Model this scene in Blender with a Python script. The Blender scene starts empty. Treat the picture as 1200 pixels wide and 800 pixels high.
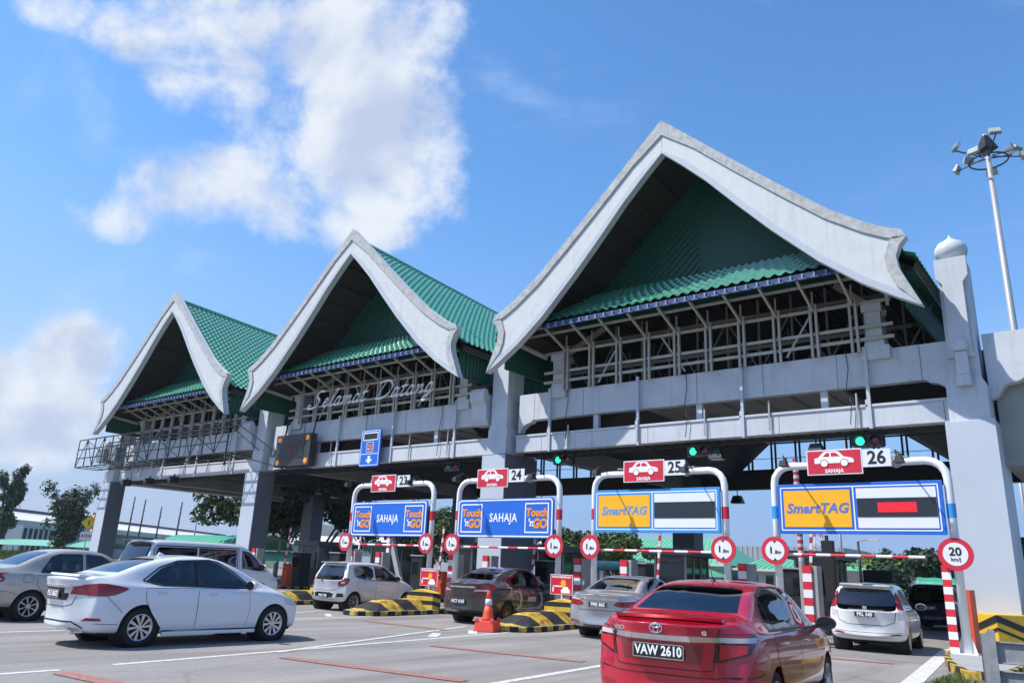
import bpy, bmesh, math, random
from mathutils import Vector, Matrix
from mathutils.bvhtree import BVHTree
R = math.radians
rnd = random.Random(7)
scene = bpy.context.scene

# ---------------------------------------------------------------- camera
FOC, PITCH, ROLL, YAW = 895.75, .2893, .0448, .6785
cam_data = bpy.data.cameras.new('camera')
cam = bpy.data.objects.new('camera', cam_data)
scene.collection.objects.link(cam)
cam_data.sensor_fit = 'HORIZONTAL'; cam_data.sensor_width = 36
cam_data.lens = FOC/1200*36
cam_data.clip_start = .1; cam_data.clip_end = 12000
fw = Vector((-math.sin(YAW)*math.cos(PITCH), math.cos(YAW)*math.cos(PITCH), math.sin(PITCH)))
r0 = Vector((math.cos(YAW), math.sin(YAW), 0)); u0 = r0.cross(fw)
rt = math.cos(ROLL)*r0 + math.sin(ROLL)*u0
up = -math.sin(ROLL)*r0 + math.cos(ROLL)*u0
cam.matrix_world = Matrix(((rt.x, up.x, -fw.x, 0), (rt.y, up.y, -fw.y, 0), (rt.z, up.z, -fw.z, 1.5), (0, 0, 0, 1)))
scene.camera = cam
scene.render.resolution_x, scene.render.resolution_y = 1024, 682

# ---------------------------------------------------------------- sun, sky, exposure
sun_dir = Vector((-.50, -.52, 1.0)).normalized()          # towards the sun
SUN_EL = math.asin(sun_dir.z); SUN_ROT = math.atan2(sun_dir.x, sun_dir.y)
sd = bpy.data.lights.new('sun', 'SUN'); sd.energy = 4.4; sd.angle = R(.5); sd.color = (1, .96, .89)
sun = bpy.data.objects.new('sun', sd); scene.collection.objects.link(sun)
sun.rotation_euler = sun_dir.to_track_quat('Z', 'Y').to_euler()
sun.location = sun_dir*60
world = bpy.data.worlds.new('World'); scene.world = world; world.use_nodes = True
vs = scene.view_settings
vs.view_transform = 'Standard'; vs.look = 'None'; vs.exposure = .44; vs.gamma = 1; vs.use_curve_mapping = False

def build_sky():
    nt = world.node_tree; N = nt.nodes; L = nt.links; N.clear()
    out = N.new('ShaderNodeOutputWorld'); bg = N.new('ShaderNodeBackground'); L.new(bg.outputs[0], out.inputs[0])
    sky = N.new('ShaderNodeTexSky'); sky.sky_type = 'NISHITA'; sky.sun_disc = False
    sky.sun_elevation = SUN_EL; sky.sun_rotation = SUN_ROT
    sky.air_density = 1.0; sky.dust_density = .35; sky.ozone_density = 3.2; sky.altitude = 0
    bg.inputs[1].default_value = .15
    tc = N.new('ShaderNodeTexCoord')
    def m(op, a, b=None, c=None, clamp=False):
        n = N.new('ShaderNodeMath'); n.operation = op; n.use_clamp = clamp
        for i, v in enumerate((a, b, c)):
            if v is None: continue
            if isinstance(v, (int, float)): n.inputs[i].default_value = v
            else: L.new(v, n.inputs[i])
        return n.outputs[0]
    def dot(vec):
        n = N.new('ShaderNodeVectorMath'); n.operation = 'DOT_PRODUCT'
        L.new(tc.outputs['Generated'], n.inputs[0]); n.inputs[1].default_value = vec
        return n.outputs['Value']
    # clouds are placed by compass bearing and height: u = tangent to the right, v = tangent upwards of one fixed direction
    ax = Vector((-.60, .76, .25)).normalized(); ex = Vector((ax.y, -ax.x, 0)).normalized(); ey = ex.cross(ax)
    w = m('MAXIMUM', dot(ax), .05)
    U = m('DIVIDE', dot(ex), w); V = m('DIVIDE', dot(ey), w)
    def noise(scale, det, rough, off=0, vscale=1.0, dist=0.0, du=0.0, dv=0.0):
        cmb = N.new('ShaderNodeCombineXYZ'); L.new(m('ADD', U, du), cmb.inputs[0]); L.new(m('MULTIPLY', m('ADD', V, dv), vscale), cmb.inputs[1]); cmb.inputs[2].default_value = off
        n = N.new('ShaderNodeTexNoise'); n.noise_dimensions = '3D'; L.new(cmb.outputs[0], n.inputs['Vector'])
        n.inputs['Scale'].default_value = scale; n.inputs['Detail'].default_value = det; n.inputs['Roughness'].default_value = rough
        n.inputs['Distortion'].default_value = dist
        return n.outputs['Fac']
    def px(x, y):                                           # bearing of a point in the sky
        d = fw*FOC + rt*(x-600) - up*(y-400)
        return d.dot(ex)/d.dot(ax), d.dot(ey)/d.dot(ax)
    def blob(x, y, rx, ry, rot=0, amp=1.0):
        cu, cv = px(x, y); c, s = math.cos(rot), math.sin(rot)
        du = m('SUBTRACT', U, cu); dv = m('SUBTRACT', V, cv)
        a = m('ADD', m('MULTIPLY', du, c*FOC/rx), m('MULTIPLY', dv, s*FOC/rx))
        b = m('ADD', m('MULTIPLY', du, -s*FOC/ry), m('MULTIPLY', dv, c*FOC/ry))
        r2 = m('ADD', m('MULTIPLY', a, a), m('MULTIPLY', b, b))
        return m('MULTIPLY', m('SUBTRACT', 1.0, r2), amp)
    mask = None
    for b in BLOBS:
        o = blob(*b); mask = o if mask is None else m('SMOOTH_MAX', mask, o, .25)
    mask = m('MAXIMUM', mask, -1.2)
    n1 = noise(4.6, 13, .60, 1.3, 1.1, .25); n1b = noise(4.6, 5, .55, 1.3, 1.1, .25, -.035, .045); n1c = noise(4.6, 5, .55, 1.3, 1.1, .25)
    n2 = noise(2.6, 6, .55, 4.7)
    dens = m('ADD', m('ADD', m('MULTIPLY', mask, .95), m('MULTIPLY', m('SUBTRACT', n1, .53), 3.7)), m('MULTIPLY', m('SUBTRACT', noise(17.0, 10, .66, 2.2), .5), 1.5))
    cov = N.new('ShaderNodeMapRange'); cov.interpolation_type = 'SMOOTHSTEP'; L.new(dens, cov.inputs[0])
    cov.inputs[1].default_value = -.12; cov.inputs[2].default_value = 1.05
    thin = N.new('ShaderNodeMapRange'); thin.interpolation_type = 'SMOOTHSTEP'; L.new(noise(2.6, 8, .6, 9.1, 1.7, .6), thin.inputs[0])
    thin.inputs[1].default_value = .52; thin.inputs[2].default_value = .8; thin.inputs[4].default_value = .26
    # thick middle is greyer, rims are bright
    core = N.new('ShaderNodeMapRange'); core.interpolation_type = 'SMOOTHSTEP'
    relief = m('ADD', m('MULTIPLY', m('SUBTRACT', n1b, n1c), 6.5), m('MULTIPLY', m('SUBTRACT', noise(13.0, 8, .6, 5.5), .5), 1.6))       # side away from the sun is shaded
    L.new(m('ADD', m('ADD', m('MULTIPLY', mask, .42), m('MULTIPLY', m('SUBTRACT', n2, .5), 2.2)), relief), core.inputs[0]); core.inputs[1].default_value = -.5; core.inputs[2].default_value = 1.7
    cc = N.new('ShaderNodeMix'); cc.data_type = 'RGBA'; L.new(core.outputs[0], cc.inputs['Factor'])
    cc.inputs['A'].default_value = (4.15, 4.4, 4.8, 1); cc.inputs['B'].default_value = (2.6, 3.05, 4.05, 1)
    mx1 = N.new('ShaderNodeMix'); mx1.data_type = 'RGBA'
    L.new(thin.outputs[0], mx1.inputs['Factor']); mx1.inputs['B'].default_value = (5.6, 6.2, 7.2, 1)
    hs = N.new('ShaderNodeHueSaturation'); hs.inputs['Saturation'].default_value = 1.22; hs.inputs['Value'].default_value = 1.17
    L.new(sky.outputs[0], hs.inputs['Color']); L.new(hs.outputs[0], mx1.inputs['A'])
    # pale humid air low over the land
    dz = N.new('ShaderNodeSeparateXYZ'); L.new(tc.outputs['Generated'], dz.inputs[0])
    lowm = N.new('ShaderNodeMapRange'); lowm.interpolation_type = 'SMOOTHSTEP'; L.new(dz.outputs[2], lowm.inputs[0])
    lowm.inputs[1].default_value = -.02; lowm.inputs[2].default_value = .50; lowm.inputs[3].default_value = .96; lowm.inputs[4].default_value = 0
    mh = N.new('ShaderNodeMix'); mh.data_type = 'RGBA'; L.new(lowm.outputs[0], mh.inputs['Factor']); L.new(mx1.outputs['Result'], mh.inputs['A']); 
    side = N.new('ShaderNodeMapRange'); side.interpolation_type = 'SMOOTHSTEP'; L.new(U, side.inputs[0]); side.inputs[1].default_value = -.75; side.inputs[2].default_value = .15
    hc = N.new('ShaderNodeMix'); hc.data_type = 'RGBA'; L.new(side.outputs[0], hc.inputs['Factor']); hc.inputs['A'].default_value = (1.95, 2.5, 3.6, 1); hc.inputs['B'].default_value = (1.05, 1.95, 3.85, 1)
    L.new(hc.outputs['Result'], mh.inputs['B']); mx1 = mh
    mx2 = N.new('ShaderNodeMix'); mx2.data_type = 'RGBA'
    L.new(cov.outputs[0], mx2.inputs['Factor']); L.new(mx1.outputs['Result'], mx2.inputs['A']); L.new(cc.outputs['Result'], mx2.inputs['B'])
    L.new(mx2.outputs['Result'], bg.inputs[0])
BLOBS = [(90, 15, 90, 26, -.2, .5), (180, 60, 110, 45, -.5, .9), (270, 40, 150, 90, 0, .9), (400, 60, 130, 100, 0, 1.2), (505, 60, 45, 60, 0, .4), (330, 130, 110, 70, -.5, .9), (440, 150, 125, 130, .2, 1.9), (505, 170, 60, 110, 0, 1.3), (440, 250, 90, 65, 0, 1.3), (470, 40, 90, 60, 0, 1.1),
         (240, 215, 120, 55, .25, .9), (350, 230, 80, 50, 0, .6), (150, 255, 90, 30, .1, .6), (60, 255, 70, 14, .1, .1), (85, 415, 72, 62, .2, 2.0), (20, 480, 130, 80, 0, 1.9),
         (-60, 470, 120, 90, 0, 1), (1700, 300, 240, 90, 0, .9), (-500, 200, 220, 120, 0, .9)]
build_sky()

# ---------------------------------------------------------------- naming and mesh helpers
col = scene.collection
def tag(o, label=None, cat=None, group=None, kind=None):
    if label: o['label'] = label
    if cat: o['category'] = cat
    if group: o['group'] = group
    if kind: o['kind'] = kind
    return o
def thing(name, label, cat, loc=(0, 0, 0), rz=0, group=None):
    o = bpy.data.objects.new(name, None); col.objects.link(o); o.empty_display_size = .3
    o.location = loc; o.rotation_euler = (0, 0, rz)
    return tag(o, label, cat, group)
def copy_tree(o, parent=None):
    c = o.copy(); col.objects.link(c); c.parent = parent
    for ch in list(o.children): copy_tree(ch, c)
    return c
def dup(o, loc, rz=None, label=None):
    c = copy_tree(o); c.location = loc
    if rz is not None: c.rotation_euler = (0, 0, rz)
    if label: c['label'] = label
    return c

MATS = {}
def mat(name, color, rough=.6, metal=0.0, var=0.0, vscale=3.0, streak=0.0, bump=0.0, bscale=40.0, coat=0.0, emit=0.0, spec=.5, alpha=1.0, dirt=None, chips=0.0):
    if name in MATS: return MATS[name]
    m = bpy.data.materials.new(name); m.use_nodes = True; MATS[name] = m
    nt = m.node_tree; N = nt.nodes; L = nt.links; b = N['Principled BSDF']
    c = (*color, 1); b.inputs['Base Color'].default_value = c
    b.inputs['Roughness'].default_value = rough; b.inputs['Metallic'].default_value = metal
    b.inputs['Specular IOR Level'].default_value = spec
    if coat: b.inputs['Coat Weight'].default_value = coat; b.inputs['Coat Roughness'].default_value = .03
    if emit: b.inputs['Emission Color'].default_value = c; b.inputs['Emission Strength'].default_value = emit
    if alpha < 1: b.inputs['Alpha'].default_value = alpha
    if var or streak or bump or dirt:
        tc = N.new('ShaderNodeTexCoord')
        geo = N.new('ShaderNodeNewGeometry')
    if var or streak:
        n = N.new('ShaderNodeTexNoise'); n.inputs['Scale'].default_value = vscale; n.inputs['Detail'].default_value = 9; n.inputs['Roughness'].default_value = .65
        L.new(geo.outputs['Position'], n.inputs['Vector'])
        mp = N.new('ShaderNodeMapping'); mp.inputs['Scale'].default_value = (5, 5, .35); L.new(geo.outputs['Position'], mp.inputs['Vector'])
        n2 = N.new('ShaderNodeTexNoise'); n2.inputs['Scale'].default_value = 1.3; n2.inputs['Detail'].default_value = 6; n2.inputs['Roughness'].default_value = .7
        L.new(mp.outputs[0], n2.inputs['Vector'])
        r1 = N.new('ShaderNodeMapRange'); L.new(n.outputs['Fac'], r1.inputs[0]); r1.inputs[1].default_value = .3; r1.inputs[2].default_value = .7
        r1.inputs[3].default_value = 1-var; r1.inputs[4].default_value = 1+var*.4
        r2 = N.new('ShaderNodeMapRange'); L.new(n2.outputs['Fac'], r2.inputs[0]); r2.inputs[1].default_value = .52; r2.inputs[2].default_value = .8
        r2.inputs[3].default_value = 1; r2.inputs[4].default_value = 1-streak
        mu = N.new('ShaderNodeMath'); mu.operation = 'MULTIPLY'; L.new(r1.outputs[0], mu.inputs[0]); L.new(r2.outputs[0], mu.inputs[1])
        vm = N.new('ShaderNodeVectorMath'); vm.operation = 'SCALE'; vm.inputs[0].default_value = color; L.new(mu.outputs[0], vm.inputs['Scale'])
        base_out = vm.outputs[0]
        if chips:                                             # flaked paint and mildew patches
            n5 = N.new('ShaderNodeTexNoise'); n5.inputs['Scale'].default_value = 1.7; n5.inputs['Detail'].default_value = 12; n5.inputs['Roughness'].default_value = .72; L.new(geo.outputs['Position'], n5.inputs['Vector'])
            r5 = N.new('ShaderNodeMapRange'); L.new(n5.outputs['Fac'], r5.inputs[0]); r5.inputs[1].default_value = .62; r5.inputs[2].default_value = .70; r5.inputs[4].default_value = chips
            mc = N.new('ShaderNodeMix'); mc.data_type = 'RGBA'; L.new(r5.outputs[0], mc.inputs['Factor']); L.new(vm.outputs[0], mc.inputs['A']); mc.inputs['B'].default_value = (.22, .20, .17, 1); base_out = mc.outputs['Result']
        L.new(base_out, b.inputs['Base Color'])
        rr = N.new('ShaderNodeMapRange'); L.new(n.outputs['Fac'], rr.inputs[0]); rr.inputs[3].default_value = max(0, rough-.12*(1 if var > .05 else .3)); rr.inputs[4].default_value = min(1, rough+.1)
        L.new(rr.outputs[0], b.inputs['Roughness'])
    if bump:
        n3 = N.new('ShaderNodeTexNoise'); n3.inputs['Scale'].default_value = bscale; n3.inputs['Detail'].default_value = 4
        L.new(geo.outputs['Position'], n3.inputs['Vector'])
        bp = N.new('ShaderNodeBump'); bp.inputs['Strength'].default_value = bump; bp.inputs['Distance'].default_value = .01
        L.new(n3.outputs['Fac'], bp.inputs['Height']); L.new(bp.outputs[0], b.inputs['Normal'])
    return m
def stripe_mat(name, c1, c2, vec, period, rough=.5, duty=.5, var=.12, off=0.0):
    """two colours in bands across direction vec (object space)"""
    if name in MATS: return MATS[name]
    m = mat(name, c1, rough); nt = m.node_tree; N = nt.nodes; L = nt.links; b = N['Principled BSDF']
    tc = N.new('ShaderNodeTexCoord'); d = N.new('ShaderNodeVectorMath'); d.operation = 'DOT_PRODUCT'
    L.new(tc.outputs['Object'], d.inputs[0]); d.inputs[1].default_value = vec
    a = N.new('ShaderNodeMath'); a.operation = 'MULTIPLY_ADD'; L.new(d.outputs['Value'], a.inputs[0]); a.inputs[1].default_value = 1/period; a.inputs[2].default_value = off+100
    f = N.new('ShaderNodeMath'); f.operation = 'FRACT'; L.new(a.outputs[0], f.inputs[0])
    g = N.new('ShaderNodeMath'); g.operation = 'GREATER_THAN'; L.new(f.outputs[0], g.inputs[0]); g.inputs[1].default_value = duty
    mx = N.new('ShaderNodeMix'); mx.data_type = 'RGBA'; L.new(g.outputs[0], mx.inputs['Factor'])
    mx.inputs['A'].default_value = (*c1, 1); mx.inputs['B'].default_value = (*c2, 1)
    geo = N.new('ShaderNodeNewGeometry'); n = N.new('ShaderNodeTexNoise'); n.inputs['Scale'].default_value = 6; n.inputs['Detail'].default_value = 8
    L.new(geo.outputs['Position'], n.inputs['Vector'])
    r = N.new('ShaderNodeMapRange'); L.new(n.outputs['Fac'], r.inputs[0]); r.inputs[1].default_value = .35; r.inputs[2].default_value = .7; r.inputs[3].default_value = 1; r.inputs[4].default_value = max(.25, 1-var*2.2)
    vm = N.new('ShaderNodeVectorMath'); vm.operation = 'SCALE'; L.new(mx.outputs['Result'], vm.inputs[0]); L.new(r.outputs[0], vm.inputs['Scale'])
    L.new(vm.outputs[0], b.inputs['Base Color'])
    return m

def link_mesh(name, me, m=None, parent=None, smooth=False):
    if m is not None and not me.materials: me.materials.append(m)
    if smooth:
        me.polygons.foreach_set('use_smooth', [True]*len(me.polygons))
    o = bpy.data.objects.new(name, me); col.objects.link(o); o.parent = parent
    return o
class MB:
    """collects shapes and links them as one mesh object"""
    def __init__(s): s.v = []; s.f = []
    def add(s, v, f):
        n = len(s.v); s.v += [tuple(p) for p in v]; s.f += [tuple(i+n for i in q) for q in f]; return s
    def box(s, x0, x1, y0, y1, z0, z1):
        return s.add([(x0, y0, z0), (x1, y0, z0), (x1, y1, z0), (x0, y1, z0), (x0, y0, z1), (x1, y0, z1), (x1, y1, z1), (x0, y1, z1)],
                     [(0, 3, 2, 1), (4, 5, 6, 7), (0, 1, 5, 4), (1, 2, 6, 5), (2, 3, 7, 6), (3, 0, 4, 7)])
    def frustum(s, x0, x1, y0, y1, z0, z1, ix, iy0, iy1=None):
        iy1 = iy0 if iy1 is None else iy1
        return s.add([(x0, y0, z0), (x1, y0, z0), (x1, y1, z0), (x0, y1, z0), (x0+ix, y0+iy0, z1), (x1-ix, y0+iy0, z1), (x1-ix, y1-iy1, z1), (x0+ix, y1-iy1, z1)],
                     [(0, 3, 2, 1), (4, 5, 6, 7), (0, 1, 5, 4), (1, 2, 6, 5), (2, 3, 7, 6), (3, 0, 4, 7)])
    def bar(s, p, q, w=.05, h=None):
        h = w if h is None else h
        p, q = Vector(p), Vector(q); d = (q-p).normalized()
        a = d.cross(Vector((0, 0, 1)));  a = a.normalized() if a.length > .01 else Vector((1, 0, 0))
        b = a.cross(d).normalized(); a *= w/2; b *= h/2
        v = [p-a-b, p+a-b, p+a+b, p-a+b, q-a-b, q+a-b, q+a+b, q-a+b]
        return s.add(v, [(0, 1, 2, 3), (7, 6, 5, 4), (1, 0, 4, 5), (2, 1, 5, 6), (3, 2, 6, 7), (0, 3, 7, 4)])
    def tube(s, pts, r, n=10, caps=True):
        pts = [Vector(p) for p in pts]; rr = r if isinstance(r, (list, tuple)) else [r]*len(pts)
        vs_ = []; prev = None
        for i, p in enumerate(pts):
            d = (pts[min(i+1, len(pts)-1)]-pts[max(i-1, 0)]).normalized()
            if prev is None: a = d.orthogonal().normalized()
            else: a = (prev-d*prev.dot(d)).normalized()
            prev = a; b = d.cross(a)
            for k in range(n):
                t = 2*math.pi*k/n; vs_.append(p+a*math.cos(t)*rr[i]+b*math.sin(t)*rr[i])
        fs = [(i*n+k, i*n+(k+1) % n, (i+1)*n+(k+1) % n, (i+1)*n+k) for i in range(len(pts)-1) for k in range(n)]
        if caps: fs += [tuple(range(n))[::-1], tuple((len(pts)-1)*n+k for k in range(n))]
        return s.add(vs_, fs)
    def lathe(s, prof, c=(0, 0, 0), axis='z', n=24):
        vs_ = []
        for r, h in prof:
            for k in range(n):
                t = 2*math.pi*k/n; a, b = r*math.cos(t), r*math.sin(t)
                p = (a, b, h) if axis == 'z' else ((a, -h, b) if axis == 'y' else (h, a, b))
                vs_.append((p[0]+c[0], p[1]+c[1], p[2]+c[2]))
        fs = [(i*n+k, i*n+(k+1) % n, (i+1)*n+(k+1) % n, (i+1)*n+k) for i in range(len(prof)-1) for k in range(n)]
        if prof[0][0] > 1e-4: fs.append(tuple(range(n))[::-1])
        if prof[-1][0] > 1e-4: fs.append(tuple((len(prof)-1)*n+k for k in range(n)))
        return s.add(vs_, fs)
    def prism(s, poly, a0, a1, plane='xz'):
        """polygon in a plane, swept along the third axis from a0 to a1"""
        n = len(poly)
        def P(u, v, a): return (u, a, v) if plane == 'xz' else ((a, u, v) if plane == 'yz' else (u, v, a))
        vs_ = [P(u, v, a0) for u, v in poly]+[P(u, v, a1) for u, v in poly]
        fs = [tuple(range(n)), tuple(range(2*n-1, n-1, -1))]+[(i, i+n, (i+1) % n+n, (i+1) % n) for i in range(n)]
        return s.add(vs_, fs)
    def quad(s, *p): return s.add(p, [tuple(range(len(p)))])
    def build(s, name, m, parent=None, smooth=False, bevel=0.0, fix=True, auto=False):
        me = bpy.data.meshes.new(name); me.from_pydata(s.v, [], s.f); me.update()
        if fix or bevel or auto:
            bm = bmesh.new(); bm.from_mesh(me)
            if fix: bmesh.ops.recalc_face_normals(bm, faces=bm.faces)
            if bevel:
                es = [e for e in bm.edges if len(e.link_faces) == 2 and e.calc_face_angle(0) > .6]
                bmesh.ops.bevel(bm, geom=es, offset=bevel, segments=2, affect='EDGES', profile=.6, clamp_overlap=True)
            if auto:
                for e in bm.edges:
                    if len(e.link_faces) != 2 or e.calc_face_angle(0) > .6: e.smooth = False
                smooth = True
            bm.to_mesh(me); bm.free()
        return link_mesh(name, me, m, parent, smooth)
def chaikin(P, n=1, closed=True):
    for _ in range(n):
        Q = []
        for i in range(len(P)):
            a = P[i]; b = P[(i+1) % len(P)]
            if not closed and i == len(P)-1: break
            Q += [tuple(a[k]*.75+b[k]*.25 for k in range(len(a))), tuple(a[k]*.25+b[k]*.75 for k in range(len(a)))]
        if not closed: Q = [P[0]]+Q+[P[-1]]
        P = Q
    return P
def text_mesh(name, body, size, m, parent, loc, rot=(R(90), 0, 0), ext=.004, align='CENTER', bold=0.0, shear=0.0, sx=1.0, space=1.0):
    cu = bpy.data.curves.new(name, 'FONT'); cu.body = body; cu.size = size; cu.extrude = ext; cu.align_x = align; cu.align_y = 'CENTER'
    cu.offset = bold; cu.shear = shear; cu.space_character = space; cu.resolution_u = 3
    t = bpy.data.objects.new(name, cu); col.objects.link(t)
    bpy.context.view_layer.update()
    me = bpy.data.meshes.new_from_object(t.evaluated_get(bpy.context.evaluated_depsgraph_get()))
    bpy.data.objects.remove(t); bpy.data.curves.remove(cu)
    for v in me.vertices: v.co.x *= sx
    o = link_mesh(name, me, None, parent)
    me.materials.clear(); me.materials.append(m)
    o.location = loc; o.rotation_euler = rot
    return o
# ================================================================ materials of the place
M_wall = mat('painted_concrete', (.54, .56, .60), .75, var=.12, vscale=1.2, streak=.24, chips=.45, bump=.25, bscale=30)
M_barge = mat('white_plaster', (.56, .575, .585), .7, var=.10, vscale=2.5, streak=.16, chips=.40, bump=.3, bscale=25)
M_barge_rim = mat('weathered_rim', (.46, .465, .465), .85, var=.35, vscale=5, streak=.25, chips=.8, bump=.4, bscale=20)
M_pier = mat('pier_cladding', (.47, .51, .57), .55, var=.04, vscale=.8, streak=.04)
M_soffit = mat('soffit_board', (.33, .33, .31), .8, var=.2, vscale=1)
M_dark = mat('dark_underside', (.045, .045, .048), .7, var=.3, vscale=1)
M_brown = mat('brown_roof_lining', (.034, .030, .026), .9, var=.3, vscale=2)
M_steel = mat('cream_steel', (.43, .41, .36), .6, var=.15, vscale=4)
M_blue_gutter = mat('blue_gutter', (.022, .045, .15), .5, var=.1)
M_gutter_clip = mat('gutter_clip', (.20, .27, .42), .5)
M_green_wall = mat('green_sheet', (.007, .080, .052), .5, var=.08)
M_tile = mat('green_glazed_tile', (.065, .29, .18), .30, var=.18, vscale=5, spec=.8, coat=.7)
M_black = mat('black_steel', (.012, .012, .014), .55)
M_grey_steel = mat('galvanised_steel', (.38, .39, .40), .5, metal=.3, var=.12, vscale=6)
M_white = mat('white_paint', (.78, .79, .79), .45, var=.05, vscale=4, streak=.05)
M_red = mat('red_paint', (.62, .025, .045), .45, var=.06)
M_concrete = mat('plain_concrete', (.34, .34, .33), .85, var=.15, vscale=3, streak=.12, bump=.3)
GLASS_DARK = mat('dark_glass', (.010, .013, .015), .06, spec=.8)

M_seam0 = mat('joint_dark', (.12, .12, .12), .9)
# ================================================================ ground
def ground_material():
    m = mat('asphalt', (.14, .138, .135), .88); nt = m.node_tree; N = nt.nodes; L = nt.links; b = N['Principled BSDF']
    geo = N.new('ShaderNodeNewGeometry')
    def nz(s, d, r, sc=(1, 1, 1)):
        mp = N.new('ShaderNodeMapping'); mp.inputs['Scale'].default_value = sc; L.new(geo.outputs['Position'], mp.inputs['Vector'])
        n = N.new('ShaderNodeTexNoise'); n.inputs['Scale'].default_value = s; n.inputs['Detail'].default_value = d; n.inputs['Roughness'].default_value = r
        L.new(mp.outputs[0], n.inputs['Vector']); return n.outputs['Fac']
    def rng(a, lo, hi, o1, o2):
        r = N.new('ShaderNodeMapRange'); L.new(a, r.inputs[0]); r.inputs[1].default_value = lo; r.inputs[2].default_value = hi; r.inputs[3].default_value = o1; r.inputs[4].default_value = o2; return r.outputs[0]
    def mul(a, c):
        q = N.new('ShaderNodeMath'); q.operation = 'MULTIPLY'; L.new(a, q.inputs[0]); L.new(c, q.inputs[1]); return q.outputs[0]
    patches = rng(nz(.5, 6, .6), .35, .65, .9, 1.08)
    tracks = mul(rng(nz(1.1, 5, .6, (1, .07, 1)), .42, .68, 1.07, .68), rng(nz(.9, 8, .7), .62, .72, 1.0, .70))
    grain = mul(rng(nz(60, 3, .7), .3, .7, .70, 1.30), rng(nz(22, 4, .8), .3, .7, .84, 1.16))
    fine = rng(nz(14, 6, .7), .3, .7, .9, 1.1)
    f = mul(mul(patches, tracks), mul(grain, fine))
    # dark cracks and tar seams
    v = N.new('ShaderNodeTexVoronoi'); v.feature = 'DISTANCE_TO_EDGE'; v.inputs['Scale'].default_value = .23
    mp = N.new('ShaderNodeMapping'); mp.inputs['Scale'].default_value = (1, .6, 1); L.new(geo.outputs['Position'], mp.inputs['Vector'])
    w = N.new('ShaderNodeMix'); w.data_type = 'VECTOR'; w.inputs['Factor'].default_value = .25
    nn = N.new('ShaderNodeTexNoise'); nn.inputs['Scale'].default_value = 1.4; nn.inputs['Detail'].default_value = 7; L.new(geo.outputs['Position'], nn.inputs['Vector'])
    L.new(mp.outputs[0], w.inputs['A']); L.new(nn.outputs['Color'], w.inputs['B']); L.new(w.outputs['Result'], v.inputs['Vector'])
    crack = rng(v.outputs['Distance'], .0, .006, .78, 1.0)
    f = mul(f, crack)
    vm = N.new('ShaderNodeVectorMath'); vm.operation = 'SCALE'; vm.inputs[0].default_value = (.250, .232, .215); L.new(f, vm.inputs['Scale'])
    L.new(vm.outputs[0], b.inputs['Base Color'])
    bp = N.new('ShaderNodeBump'); bp.inputs['Strength'].default_value = .5; bp.inputs['Distance'].default_value = .006
    L.new(grain, bp.inputs['Height']); L.new(bp.outputs[0], b.inputs['Normal'])
    return m
M_asphalt = ground_material()
M_land = mat('land', (.07, .10, .035), .95, var=.3, vscale=.05)
g = MB().quad((-3000, -300, -.05), (3000, -300, -.05), (3000, 5000, -.05), (-3000, 5000, -.05)).build('ground', M_land); tag(g, kind='structure')
rd = MB().quad((-110, -30, 0), (1.2, -30, 0), (1.2, 130, 0), (-110, 130, 0)).build('road', M_asphalt); tag(rd, kind='structure')
M_line = mat('road_paint_white', (.64, .63, .60), .7, var=.45, vscale=10)
M_rline = mat('road_paint_red', (.37, .17, .14), .85, var=.45, vscale=13)
MK = []
def strip(x0, y0, x1, y1, w, m=M_line, z=.004, name='lane_marking'):
    d = Vector((x1-x0, y1-y0, 0)); n = Vector((-d.y, d.x, 0)).normalized()*w/2
    p, q = Vector((x0, y0, z)), Vector((x1, y1, z))
    o = MB().quad(p-n, q-n, q+n, p+n).build(name, m); tag(o, kind='structure'); return o
# gore lines running to the island between lanes 24 and 25
strip(-11.35, 5.6, -12.6, 16.6, .13); strip(-11.55, 8.4, -14.25, 16.3, .13, z=.008)
for a in range(2):
    y = 13.2+a*1.5; strip(-12.45-.12*a, y-.1, -13.1-.2*a, y+.75, .22, z=.006)
# gore lines to the island between lanes 23 and 24 and one more to the left
strip(-17.2, 9.2, -18.0, 16.6, .12); strip(-17.3, 9.4, -20.5, 16.6, .12, z=.008)
for a in range(2): strip(-18.1-.1*a, 13.4+a*1.5, -18.9-.25*a, 14.1+a*1.5, .18, z=.006)
strip(-16.5, 5.9, -18.5, 5.0, .10); strip(-16.55, 3.0, -16.5, 7.1, .13)
strip(-11.14, 3.2, -11.2, 4.85, .13); strip(-24, 6.0, -24.2, 16, .13)
strip(-6.9, 6.2, -7.6, 14.0, .14); strip(-7.65, 14.2, -8.0, 17.0, .14)
strip(-2.1, 7.0, -3.05, 13.5, .30); strip(-3.05, 13.5, -4.1, 23.2, .30, z=.008); strip(-4.1, 23.2, -4.0, 60, .28)
for (x0, y0, x1, y1) in ((-10.9, 4.75, -9.1, 4.9), (-10.9, 8.1, -7.5, 8.6), (-11.1, 11.7, -7.9, 12.2), (-7.4, 17.5, -4.2, 18.0), (-16.6, 14.8, -13.6, 14.8)):
    strip(x0, y0, x1, y1, .26, M_rline, z=.010, name='rumble_strip')
# concrete lane slabs under the plaza
sl = MB().quad((-70, 18.6, .003), (-3.0, 18.6, .003), (-3.0, 46, .003), (-70, 46, .003)).build('lane_slab', mat('lane_concrete', (.22, .21, .20), .9, var=.2, vscale=1.5, bump=.3)); tag(sl, kind='structure')

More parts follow.
